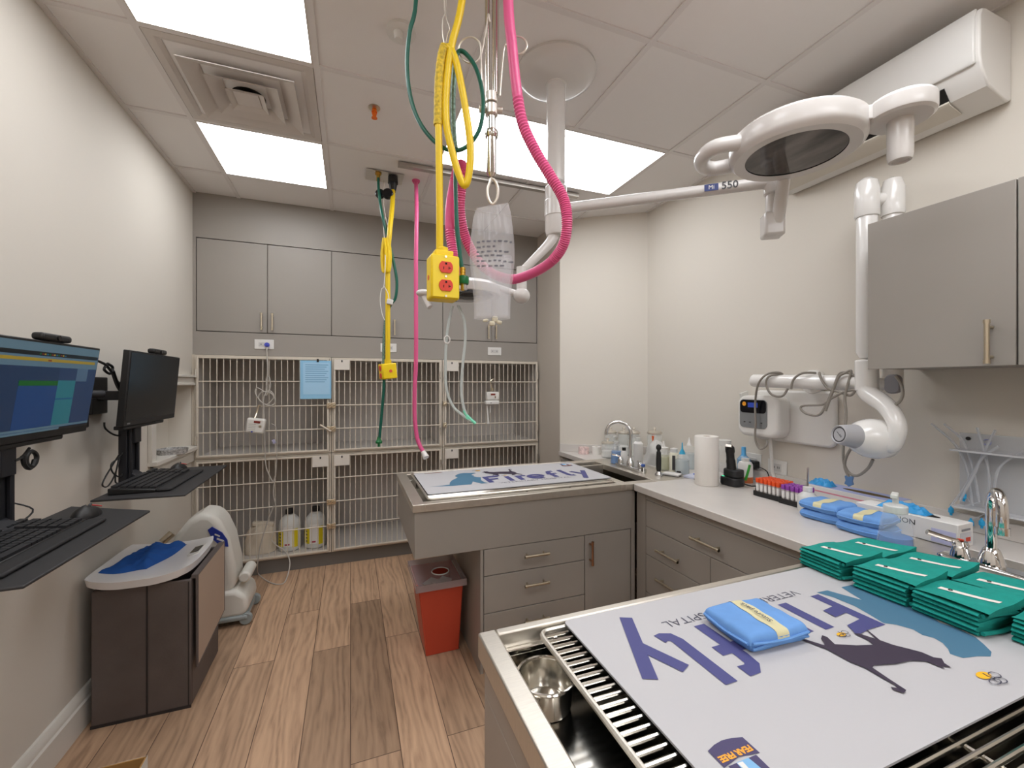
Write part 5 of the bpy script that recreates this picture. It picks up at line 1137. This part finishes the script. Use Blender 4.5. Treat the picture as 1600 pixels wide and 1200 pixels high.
# ---- apothecary jars
def jar(label, p, r, h, fill, fh, lid_h=.02):
    t = thing('glass_jar', label, 'jar', p, 'glass jars with metal lids')
    b = B(); lat(b, [(.001, .002), (r, .002), (r, h*.92), (r*.9, h), (r*.86, h), (r*.95, h*.9), (r*.95, .006), (.001, .006)], p, 26); b.build('jar_glass', GLASS, t)
    b = B(); lat(b, [(r*.95, h), (r*1.02, h+.004), (r*1.02, h+lid_h*.6), (r*.8, h+lid_h), (.008, h+lid_h+.002), (.006, h+lid_h+.012), (.012, h+lid_h+.018), (.010, h+lid_h+.028), (.001, h+lid_h+.03)], p, 26); b.build('lid', STEEL, t)
    if fill:
        b = B(); lat(b, [(.001, .007), (r*.9, .007), (r*.92, h*fh), (r*.6, h*fh+.01), (.001, h*fh+.012)], p, 18); b.build('contents', fill, t)
    return t
COT = M('cotton', 'e6e3de', .95, bump=.8, bscale=80); 
jar('tall glass jar with metal lid, farthest left of the jars on the corner counter', Vector((1.90, 2.83, Z)), .046, .165, COT, .3)
jar('tall glass jar with metal lid behind the far faucet, left of it', Vector((1.975, 2.765, Z)), .044, .165, COT, .4)
jar('short glass jar of white cotton with flat metal lid before the taller jars', Vector((1.80, 2.72, Z)), .046, .105, COT, .5, .012)
jar('glass jar with metal lid seen right behind the faucet spout', Vector((2.02, 2.70, Z)), .045, .17, M('pale gauze', 'd9d6cd', .9), .75)
t = jar('glass jar with pointed metal lid and an orange marker, right of the far faucet', Vector((2.05, 2.50, Z)), .052, .19, COT, .25)
b = B(); b.lathe([(.001, -.05), (.009, 0), (.001, 0)], Vector((2.01, 2.47, Z+.18)), 12); b.build('orange_tip', M('orange plastic', 'e0622a', .4), t)
# ---- tape rolls
def roll(label, p, mat, r=.04, h=.05):
    t = thing('bandage_roll', label, 'bandage roll', p, 'bandage rolls')
    b = B(); lat(b, [(.014, 0), (r, 0), (r*1.02, h*.5), (r, h), (.014, h)], p, 26, closed=True); b.build('wrap', mat, t)
    b = B(); lat(b, [(.0135, .001), (.0135, h-.001), (.011, h-.001), (.011, .001)], p, 18, closed=True); b.build('core', M('card core', 'a58c6c', .8), t)
roll('white and pink printed bandage roll at the far end of the corner counter', at(912, 709), M('pink printed bandage', 'dcc3c0', .8, var=.3, vscale=60), .040, .052)
roll('plain white bandage roll beside the printed one', at(932, 710), COT, .034, .06)
# ---- bottles
def bottle(label, p, prof, mat, cap=None, capprof=None, liquid=None, lh=0, extra=None, grp=None):
    t = thing('bottle', label, 'bottle', p, grp)
    b = B(); lat(b, prof, p, 24); b.build('body', mat, t)
    if cap: b = B(); lat(b, capprof, p, 18); b.build('cap', cap, t)
    if liquid:
        r = prof[1][0]*.94; b = B(); r2 = r
        for (q1, z1_), (q2, z2_) in zip(prof, prof[1:]):
            if z1_ <= lh <= z2_: r2 = (q1+(q2-q1)*(lh-z1_)/max(1e-5, z2_-z1_))*.94
        lat(b, [(.001, .003), (r, .003), (r2, lh), (.001, lh)], p, 24); b.build('liquid', liquid, t)
    return t
BLQ = M('blue soap', '5f97d6', .15, alpha=.85)
def pump(t, p, h):
    b = B(); lat(b, [(.018, h), (.018, h+.018), (.006, h+.02), (.006, h+.045), (.001, h+.045)], p, 16); b.obox(p+Vector((-.012, -.006, h+.05)), (.045, .016, .012), (0, 0, .5)); b.build('pump', MILKY, t, bevel=.001)
p = at(963, 724); t = bottle('clear pump bottle of blue soap left of the far faucet', p, [(.001, .0), (.040, 0), (.042, .01), (.034, .09), (.026, .125), (.018, .135)], CLEAR, liquid=BLQ, lh=.085); pump(t, p, .135)
bottle('white bottle with orange label behind the far faucet base', at(975, 727), [(.001, 0), (.022, 0), (.022, .085), (.012, .1)], PAPER, BLACK, [(.013, .1), (.013, .12), (.001, .12)])
bottle('tall white bottle behind the spout of the far faucet', Vector((1.80, 2.36, Z)), [(.001, 0), (.032, 0), (.032, .15), (.02, .165)], PAPER, MILKY, [(.016, .165), (.016, .19), (.001, .19)])
t = thing('plastic_bag', 'crumpled clear plastic bag of supplies right of the far faucet', 'bag', Vector((1.93, 2.33, Z)))
def pb(u, v):
    a = 2*PI*u; k = 1+.12*math.sin(3*a+5*v)+.06*math.sin(7*a-9*v); r = .085*(1-.25*v)*(1-v**8)
    return Vector((1.95+r*k*math.cos(a)*.8, 2.36+r*k*math.sin(a), Z+.001+.17*v))
b = B(); b.grid(pb, 36, 16); b.build('film', M('milky film', 'e4e3e2', .3, alpha=.4, coat=.5), t, sharp=80)
b = B(); b.obox((1.95, 2.36, Z+.045), (.06, .08, .08), (0, 0, .4)); b.build('contents', PAPER, t, bevel=.01)
p = at(1073, 738); t = bottle('squat glass jar with pale yellow liquid on the counter', at(1037, 733), [(.001, 0), (.05, 0), (.052, .01), (.05, .10), (.03, .125), (.028, .135)], GLASS, WHITE, [(.03, .125), (.03, .14), (.01, .145), (.004, .18), (.001, .18)], M('pale yellow liquid', 'd9d9b4', .2, alpha=.7), .085)
bottle('slim white bottle with a dark label beside the clear wash bottles', at(1053, 737), [(.001, 0), (.028, 0), (.028, .11), (.02, .125)], M('ivory bottle', 'e4e0cc', .4), WHITE, [(.022, .12), (.022, .145), (.001, .15)])
t = COL.objects[-1]
b = B(); q = at(1053, 737); b.obox(q+Vector((-.02, -.021, .06)), (.018, .003, .09), (0, 0, -.75)); tl = [o for o in COL.objects if o.get('label', '').startswith('slim white bottle')][0]; b.build('dark_label', DKGREY, tl)
bottle('clear wash bottle with cyan cap left of the paper towel roll', at(1066, 740), [(.001, 0), (.042, 0), (.042, .10), (.02, .12)], CLEAR, M('cyan cap', '35a6d0', .4), [(.018, .12), (.014, .135), (.005, .15), (.003, .19), (.001, .19)], M('pale water', 'cfdde2', .1, alpha=.5), .085)
bottle('clear bottle with white spout behind the wash bottle', at(1077, 732), [(.001, 0), (.042, 0), (.042, .13), (.02, .15)], CLEAR, WHITE, [(.018, .15), (.012, .165), (.004, .2), (.001, .2)], M('pale water', 'cfdde2', .1, alpha=.5), .1)
bottle('big clear bottle directly behind the paper towel roll', Vector((2.05, 1.90, Z)), [(.001, 0), (.06, 0), (.06, .17), (.045, .19)], CLEAR, MILKY, [(.046, .19), (.046, .22), (.001, .222)], None)
bottle('blue-capped clear bottle between the paper towel roll and the clippers', Vector((2.10, 1.80, Z)), [(.001, 0), (.035, 0), (.035, .12), (.018, .14)], M('blue clear plastic', '86b8de', .15, alpha=.55), M('sky blue cap', '5aa8dc', .4), [(.016, .14), (.012, .15), (.012, .19), (.001, .19)])
t = bottle('bottle with green and orange print left of the clippers', Vector((2.06, 1.755, Z)), [(.001, 0), (.038, 0), (.038, .10), (.03, .115), (.02, .118)], PAPER, WHITE, [(.02, .118), (.02, .135), (.001, .136)])
b = B(); q = Vector((2.06, 1.755, Z)); b.m = 0; b.tube([q+Vector((-.03, -.026, .02)), q+Vector((-.022, -.033, .06)), q+Vector((-.012, -.038, .105))], .007, 6, 4); b.m = 1; b.lathe([(.0385, .002), (.0385, .035)], q, 24, caps=False); b.build('printed_bands', [M('grass green', '3aa03a', .5), M('rust orange', 'c06a3a', .5)], t)
bottle('small bottle with blue cap on the far sink deck', Vector((1.685, 2.16, Z)), [(.001, 0), (.013, 0), (.013, .035), (.008, .042)], CHROME, M('blue cap', '4668b8', .4), [(.012, .042), (.012, .055), (.001, .055)])
# ---- otoscope handle in its stand
p = Vector((1.715, 2.055, Z)); t = thing('otoscope', 'black otoscope handle standing on the far sink deck', 'otoscope', p)
b = B(); lat(b, [(.001, 0), (.022, 0), (.022, .012), (.016, .022), (.014, .03), (.001, .03)], p, 20); b.build('base', CHROME, t)
b = B(); lat(b, [(.011, .03), (.0145, .04), (.0155, .10), (.013, .145), (.009, .15), (.009, .155), (.015, .163), (.016, .175), (.010, .187), (.001, .19)], p, 20); b.build('handle', BLACK, t)
# ---- white crumpled tissue / flat folder things
p = at(1058, 741); t = thing('instrument_pouch', 'flat white pouch with dark tips on the steel deck before the slim bottle', 'pouch', at(1050, 743))
b = B(); b.obox(at(1050, 743, .008), (.06, .10, .014), (0, 0, .5)); b.build('pouch', PAPER, t, bevel=.004); b = B(); b.cyl(at(1058, 742, .018), at(1063, 743, .02), .006, n=10); b.build('tip', BLACK, t)
t = thing('notepad', 'white and blue notepad lying left of the paper towel roll', 'notepad', at(1085, 744))
q = at(1086, 746); b = B(); b.obox(q+Vector((0, 0, .006)), (.11, .085, .012), (0, 0, .3)); b.build('pad', M('lilac paper', 'cfd3e6', .6), t, bevel=.001); b = B(); b.obox(q+Vector((.035, .02, .014)), (.05, .03, .006), (0, 0, .5)); b.build('blue_cover', M('royal blue plastic', '2f5cc8', .4), t, bevel=.001); b = B(); b.obox(q+Vector((-.03, -.048, .004)), (.05, .012, .008), (0, 0, .3)); b.build('dark_edge', BLACK, t)
# ---- paper towel roll
p = at(1104, 757); t = thing('paper_towel', 'tall white paper towel roll standing on the counter', 'paper towel roll', p)
b = B(); lat(b, [(.02, 0), (.059, 0), (.061, .003), (.061, .262), (.059, .265), (.02, .265)], p, 40, closed=True); b.build('roll', M('quilted paper', 'e4e0da', .9, bump=.3, bscale=120), t)
b = B(); lat(b, [(.02, .003), (.02, .263), (.0175, .263), (.0175, .003)], p, 24, closed=True); b.build('core', M('card core', 'a58c6c', .8), t)
# ---- clippers in charger
p = at(1146, 757); p = Vector((1.94, 1.735, Z)); t = thing('clippers', 'black cordless clippers standing in a black charger', 'clippers', p)
b = B(); b.prism([(p.x+x, p.y+y) for x, y in rrect(0, 0, .085, .115, .03, 5)], Z, Z+.045); b.prism([(p.x+x, p.y+y) for x, y in rrect(.006, -.004, .078, .095, .028, 5)], Z+.045, Z+.088); b.build('charger', M('charcoal plastic', '29292b', .4), t, bevel=.008, seg=3)
b = B(); b.tube([p+Vector((.0, .005, .06)), p+Vector((.002, .008, .10)), p+Vector((.0, .012, .15)), p+Vector((-.004, .012, .195)), p+Vector((-.012, .012, .21))], .024, 16, 5, rf=lambda f, i: [1.05, .98, .85, .98, .8][min(4, int(f*4.99))]); b.build('clipper_body', BLACK, t)
b = B(); b.obox(p+Vector((-.018, .006, .212)), (.012, .03, .014), (0, .5, .3)); b.build('blade', STEEL, t)
b = B(); b.obox(p+Vector((-.044, .02, .05)), (.004, .014, .004)); b.build('indicator', M('green led', '37c48c', .4, emit=1.0), t)
b = B(); b.tube([p+Vector((.01, -.055, .02)), p+Vector((.03, -.09, .012)), p+Vector((.02, -.13, .02)), p+Vector((.0, -.15, .006)), p+Vector((.03, -.20, .006)), p+Vector((.10, -.22, .006))], .004, 8, 5); b.build('cord', BLACK, t)
# ---- blood tube racks, every tube a thing
def tube_rack(label, tl, x0, y0, nx, ny, cap, grp):
    s = .0215; t = thing('tube_rack', label, 'rack', (x0, y0, Z))
    b = B(); b.box(x0-.014, x0+s*(nx-1)+.014, y0-.014, y0+s*(ny-1)+.014, Z, Z+.006); b.box(x0-.014, x0-.011, y0-.014, y0+s*(ny-1)+.014, Z+.006, Z+.024); b.box(x0+s*(nx-1)+.011, x0+s*(nx-1)+.014, y0-.014, y0+s*(ny-1)+.014, Z+.006, Z+.024); b.box(x0-.011, x0+s*(nx-1)+.011, y0-.014, y0-.011, Z+.006, Z+.024); b.box(x0-.011, x0+s*(nx-1)+.011, y0+s*(ny-1)+.011, y0+s*(ny-1)+.014, Z+.006, Z+.024)
    b.build('tray', BLACK, t, bevel=.002)
    p = Vector((x0, y0, Z+.0065)); first = None
    for i in range(nx):
        for j in range(ny):
            q = p+Vector((s*i, s*j, 0))
            if first is None:
                b = B(); b.m = 1; lat(b, [(.001, 0), (.005, .002), (.0068, .008), (.0068, .062)], q, 12); b.m = 0; lat(b, [(.0088, .058), (.0092, .060), (.0092, .077), (.0082, .079), (.001, .079)], q, 12)
                b.m = 2; lat(b, [(.0071, .02), (.0071, .05)], q, 12)
                first = b.build('blood_tube', [cap, M('tube glass', 'd8d2ce', .15, alpha=.8), PAPER], loc=q)
                tag(first, tl, 'blood tube', grp)
            else: o = first.copy(); COL.objects.link(o); o.location = q
tube_rack('black rack of orange-capped blood tubes beside the clippers', 'orange-capped blood tube standing in the black rack next to the clippers', 1.878, 1.422, 5, 6, M('orange red cap', 'e2521f', .4), 'orange-capped blood tubes')
tube_rack('black rack of purple-capped blood tubes beside the white bottle', 'purple-capped blood tube standing in the rack beside the white bottle', 1.868, 1.303, 4, 5, M('purple cap', '8a3fa0', .4), 'purple-capped blood tubes')
# ---- white bottle, tweezers cup, glove box with slot
p = at(1262, 799); bottle('squat translucent white bottle right of the purple tube rack', p, [(.001, 0), (.036, 0), (.038, .006), (.038, .06), (.034, .07), (.016, .085), (.016, .09)], MILKY, WHITE, [(.018, .088), (.018, .105), (.001, .106)])
p = Vector((2.05, 1.40, Z)); t = thing('instrument_cup', 'white cup holding grey tweezers and a blue glove tip', 'cup', p)
b = B(); lat(b, [(.001, 0), (.025, 0), (.028, .06), (.0265, .06), (.024, .004), (.001, .004)], p, 20); b.build('cup', WHITE, t)
b = B(); b.cyl(p+Vector((.0, .005, .01)), p+Vector((-.012, -.008, .15)), .005, .004, n=8); b.build('tweezers', STEEL, t)
def glove(name, label, c, L, w, parent=None):
    def f(u, v):
        x = (u-.5)*2; y = (v-.5)*2; k = max(0, 1-abs(x)**3)*max(0, 1-y**4)
        return Vector((c.x+w*x*(1+.1*math.sin(9*y)), c.y+L*y, c.z+k*(.014+.012*abs(math.sin(8*y+3*x))+.006*math.sin(13*x+5*y))))
    b = B(); b.grid(f, 16, 26); o = b.build(name, M('nitrile blue', '2f97d6', .4), parent, loc=None if parent else c, sharp=70)
    if not parent: tag(o, label, 'glove')
    return o
y0, y1, x0, x1 = 1.045, 1.385, 2.03, 2.15
t = thing('glove_box', 'violet and white glove box along the wall behind the blue packs', 'glove box', (2.09, 1.2, Z))
b = B(); b.m = 0; b.box(x0, x1, y0, y1, Z, Z+.075); b.build('carton', PAPER, t, bevel=.002)
b = B(); b.box(x0+.002, x1-.002, y0+.002, y1-.002, Z+.0751, Z+.0762); b.build('top_print', M('lilac print', 'a6b0dc', .5), t)
b = B(); b.prism([((x0+x1)/2+.022*math.cos(a), 1.17+.10*math.sin(a)) for a in [2*PI*i/28 for i in range(28)]], Z+.0763, Z+.0768); b.build('slot', M('brown opening', '5a4a28', .8), t)
b = B(); b.box(x0-.0008, x0, y0+.01, y1-.01, Z+.05, Z+.056); b.build('print_line', M('pink print line', 'd88a9c', .6), t)
glove('glove', 'blue glove lying on the far end of the violet glove box', Vector((2.07, 1.345, Z+.0772)), .05, .03)
# ---- blue wrapped packs
def pack(label, c, L, Wd, H, rz, group, tape=True, along=False):
    t = thing('surgical_pack', label, 'surgical pack', c, group)
    Rz = Matrix.Rotation(rz, 3, 'Z')
    def f(sgn):
        def g(u, v):
            x = math.sin(PI*(u-.5)); y = math.sin(PI*(v-.5))
            k = (1-abs(x)**18)*(1-abs(y)**18)
            return Vector(c)+Rz@Vector((x*Wd/2*(1-.03*abs(y)), y*L/2*(1-.04*x*x), H/2+sgn*H/2*k**.5*(1+.07*math.sin(4*x+3*y)+.05*math.sin(9*y-5*x))))
        return g
    b = B(); b.grid(f(1), 18, 22); b.grid(f(-1), 18, 22)
    def fold(pts, r): b.tube([Vector(c)+Rz@Vector(p) for p in pts], r, 6, 4)
    fold([(-Wd*.46, -L*.5, H*.62), (0, -L*.515, H*.5), (Wd*.46, -L*.5, H*.60)], .003); fold([(-Wd*.46, -L*.5, H*.3), (0, -L*.5, H*.45), (Wd*.45, -L*.495, H*.35)], .003); fold([(-Wd*.5, -L*.45, H*.55), (-Wd*.51, 0, H*.45), (-Wd*.5, L*.45, H*.55)], .003)
    b.build('wrap', BLUEW, t, sharp=50)
    if tape:
        b = B(); g = f(1)
        def tp(u, v): p = g(.46+.13*u, v) if along else g(v, .43+.14*u); return p+Vector((0, 0, .0012))
        b.grid(tp, 2, 18); b.build('tape', M('autoclave tape', 'd6cfa6', .6), t, flat=False, sharp=60)
    return t
pA, pB = Vector((1.815, 1.160, Z)), Vector((1.79, 1.005, Z))
pack('lower blue pack of the stack nearer the tube racks', pA, .15, .14, .036, .12, 'blue packs on the counter', False); pack('upper blue pack with tape, stack nearer the tube racks', pA+Vector((0, 0, .037)), .15, .145, .036, .05, 'blue packs on the counter')
pack('lower blue pack of the stack nearer the soap bottle', pB, .145, .14, .036, .05, 'blue packs on the counter', False); pack('upper blue pack with tape, stack nearer the soap bottle', pB+Vector((0, 0, .037)), .145, .14, .036, .12, 'blue packs on the counter')
s0 = Vector((.842, .694, .8502)); pack('blue taped suture pack lying on the upside-down near sign', s0, .135, .165, .036, -.06, None, True, True)
tp = [o for o in COL.objects if o.get('label', '').startswith('blue taped suture')][0]
b = B(); b.text('Suture pack', .017, Matrix.Translation(s0+Vector((.004, 0, .0415)))@Matrix.Rotation(PI/2-.06, 4, 'Z'), ext=.0002); b.build('handwriting', INK, tp, flat=True)
# ---- big soap bottle
p = Vector((1.643, .842, .8508)); t = bottle('clear conical pump bottle half full of blue soap by the near faucet', p, [(.001, 0), (.047, 0), (.050, .006), (.046, .05), (.036, .115), (.030, .135), (.020, .142)], CLEAR, liquid=M('clear blue soap', '4c8bd6', .15, alpha=.85), lh=.06)
b = B(); lat(b, [(.03, .135), (.031, .14), (.031, .158), (.02, .162), (.008, .163), (.008, .185), (.001, .185)], p, 24); b.obox(p+Vector((-.012, -.004, .192)), (.05, .018, .013), (0, 0, .4)); b.build('pump', MILKY, t, bevel=.002)
# ---- glove box with printed name
ux, uy0, uy1 = 1.89, .795, 1.10
t = thing('glove_box', 'white open glove box with blue gloves behind the near faucet', 'glove box', (2.03, .9, Z))
b = B(); b.box(ux, ux+.092, uy0, uy1, Z, Z+.078); b.build('carton', PAPER, t, bevel=.002)
Rw = Matrix(((0, 0, -1), (-1, 0, 0), (0, 1, 0))).to_4x4()
b = B(); b.text('CRITERION', .026, Matrix.Translation(Vector((ux-.0006, .975, Z+.052)))@Rw, bold=.0003); b.build('lettering', DKGREY, t, flat=True)
b = B(); b.m = 0; b.box(ux-.0007, ux, uy0+.005, uy0+.07, Z+.004, Z+.05); b.m = 1; b.box(ux+.012, ux+.08, uy0-.0007, uy0, Z+.01, Z+.05); b.m = 2; b.box(ux+.045, ux+.072, uy0-.0014, uy0-.0007, Z+.018, Z+.032); b.m = 3; b.box(ux+.02, ux+.072, uy0-.0014, uy0-.0007, Z+.055, Z+.062); b.build('printed_panels', [M('pale violet print', 'c3c4e4', .5), M('pale grey print', 'd0d0d6', .5), M('red label', 'd0462e', .5), M('grey print', '8c8c92', .5)], t, flat=True)
b = B(); b.prism([(ux+.046+.025*math.cos(a), .95+.09*math.sin(a)) for a in [2*PI*i/24 for i in range(24)]], Z+.0781, Z+.0787); b.build('slot', DARKHOLE, t)
glove('glove', 'bunched blue gloves coming out of the white glove box', Vector((ux+.046, .965, Z+.079)), .075, .03)
# ---- near faucet
fz = .8508; fc = Vector((1.742, .665, fz))
t = thing('faucet', 'chrome gooseneck faucet with lever handles behind the teal drapes', 'faucet', fc)
ang = math.atan2(-.07, .085)
b = B(); b.prism(rrect(1.725, .62, .06, .30, .02, 4), fz, fz+.028); b.build('base_plate', CHROME, t, bevel=.008, seg=3)
b = B(); q = fc+Vector((.0, -.005, .028)); lat(b, [(.03, 0), (.028, .01), (.020, .035), (.017, .042), (.013, .046)], q); b.tube([q+Vector((0, 0, .04)), q+Vector((0, 0, .12)), q+Vector((0, 0, .17)), q+Vector((-.01, -.008, .20)), q+Vector((-.030, -.022, .215)), q+Vector((-.052, -.038, .20)), q+Vector((-.060, -.044, .165)), q+Vector((-.060, -.044, .125))], .0125, 16, 6)
b.cyl(q+Vector((-.06, -.044, .125)), q+Vector((-.06, -.044, .105)), .0155, n=18); b.build('spout', CHROME, t)
for dy in (.10, -.12):
    b = B(); q = Vector((1.725, .62+dy, fz+.028)); lat(b, [(.024, 0), (.022, .012), (.017, .028), (.02, .035), (.016, .046), (.001, .05)], q, 20); b.tube([q+Vector((.0, 0, .042)), q+Vector((-.03, .02, .052)), q+Vector((-.065, .05, .066))], .008, 10, 4); b.build('lever_handle', CHROME, t)
    b = B(); b.cyl(q+Vector((0, 0, .0495)), q+Vector((0, 0, .0515)), .008, n=12); b.build('marker', M('red marker', 'd0462e', .4) if dy > 0 else M('blue marker', '2f6cc8', .4), t)
# ---- teal drape packs
def drape(label, c, rz, H, seed, mirror=1):
    rnd = random.Random(seed); t = thing('surgical_drape', label, 'surgical drape', c, 'folded teal drapes with white tape')
    Wd, L = .15, .122; Rz = Matrix.Rotation(rz, 3, 'Z'); c = Vector(c); n = 5; H *= .88
    def T(x, y, z): return c+Rz@Vector((x, y, z))
    b = B(); h = H/n
    for k in range(n):    # each layer a rounded fold, nose toward -x
        z0_ = k*h; o = rnd.uniform(-.003, .003); x0_ = -Wd/2+o
        prof = [(x0_+.010, z0_+.0004), (x0_+.003, z0_+h*.2), (x0_, z0_+h*.5), (x0_+.003, z0_+h*.8), (x0_+.010, z0_+h*.94), (Wd/2, z0_+h*.90), (Wd/2, z0_+.0004)]
        m = len(prof); ya, yb = -L/2+rnd.uniform(0, .005), L/2-rnd.uniform(0, .005)
        vs = [T(x, ya+(yb-ya)*q, z+(.004*math.sin(3*q+k) if False else 0)) for q in (0, 1) for x, z in prof]
        b.add(vs, [tuple(range(m)), tuple(range(m, 2*m))[::-1]]+[(i, m+i, m+(i+1) % m, (i+1) % m) for i in range(m)])
    # outer wrap on the near side (-y): a U-shaped fold seen from the end
    b.tube([T(-Wd*.44, -L/2-.002, H*.18), T(0, -L/2-.006, H*.12), T(Wd*.40, -L/2-.004, H*.14), T(Wd*.47, -L/2-.004, H*.4), T(Wd*.40, -L/2-.004, H*.62), T(0, -L/2-.004, H*.8), T(-Wd*.44, -L/2-.002, H*.9)], .0045, 8, 5)
    b.build('folded_layers', TEAL, t, sharp=50)
    b = B()               # slanted top flap, raised at the near right edge
    def top(u, v):
        x = -Wd/2+.004+(Wd-.006)*u; y = -L/2-.014+(L+.014)*v
        return T(x, y, H+.001+.017*(.25+.75*u)*(1-v)**3+.003*math.sin(PI*v)+.002*math.sin(7*u+3*v))
    b.grid(top, 12, 10)
    lo = [top(i/12, 0) for i in range(13)]; b.add(lo+[p+Rz@Vector((.004, .004, -.012-.012*(i/12))) for i, p in enumerate(lo)], [(i, i+1, 14+i, 13+i) for i in range(12)])
    b.build('top_flap', TEAL, t, sharp=60)
    b = B()
    def tape(u, v): p = top(.46+.10*u+.14*(.5-v), .12+.72*v); return p+Vector((0, 0, .0012))
    b.grid(tape, 1, 8); b.build('tape', M('white tape', 'e6e3dc', .6), t, sharp=60)
    b = B(); q = top(.47, .70); b.m = 0; b.tube([q+Vector((.004*math.cos(a), .0035*math.sin(a), .0025)) for a in [2*PI*i/10 for i in range(10)]], .0008, 5, 1, True); b.build('mark', BLACK, t, flat=True)
    return t
zs = .8502
spots = [((1.352, .838, zs), 'teal drape at the far left of the near table, first of the front row', .058), ((1.350, .692, zs), 'second front-row teal drape from the far end, on the printed dog', .062), ((1.345, .558, zs), 'third front-row teal drape from the far end', .060), ((1.40, .415, zs), 'teal drape cut by the right edge of the picture', .055),
         ((1.51, .835, .8508), 'back-row teal drape beside the blue soap bottle', .05), ((1.51, .695, .8508), 'middle back-row teal drape before the faucet lever', .055), ((1.505, .553, .8508), 'back-row teal drape in front of the gooseneck faucet', .055)]
for k, (c, lab, H) in enumerate(spots): drape(lab, c, (-.06, .02, -.03, .05, -.05, .03, -.02)[k], H, k)
# ================================================================ camera, light, view
cam = bpy.data.cameras.new('camera'); cam.sensor_width = 36; cam.lens = 36*FP/1600; cam.clip_start = .02
co = bpy.data.objects.new('camera', cam); COL.objects.link(co); co.location = (0, 0, CH); co.rotation_euler = (PI/2, 0, -YAW)
SC.camera = co
wd = bpy.data.worlds.new('world'); SC.world = wd; wd.use_nodes = True; wd.node_tree.nodes['Background'].inputs['Color'].default_value = (.9, .87, .82, 1); wd.node_tree.nodes['Background'].inputs['Strength'].default_value = .1
SC.view_settings.view_transform = 'Standard'; SC.view_settings.look = 'None'; SC.view_settings.gamma = 1; SC.view_settings.use_curve_mapping = False
SC.view_settings.exposure = 0.75
SC.cycles.max_bounces = 10; SC.cycles.diffuse_bounces = 6; SC.cycles.transparent_max_bounces = 24; SC.cycles.sample_clamp_indirect = 8; SC.cycles.caustics_reflective = False; SC.cycles.caustics_refractive = False
SC.cycles.use_denoising = True
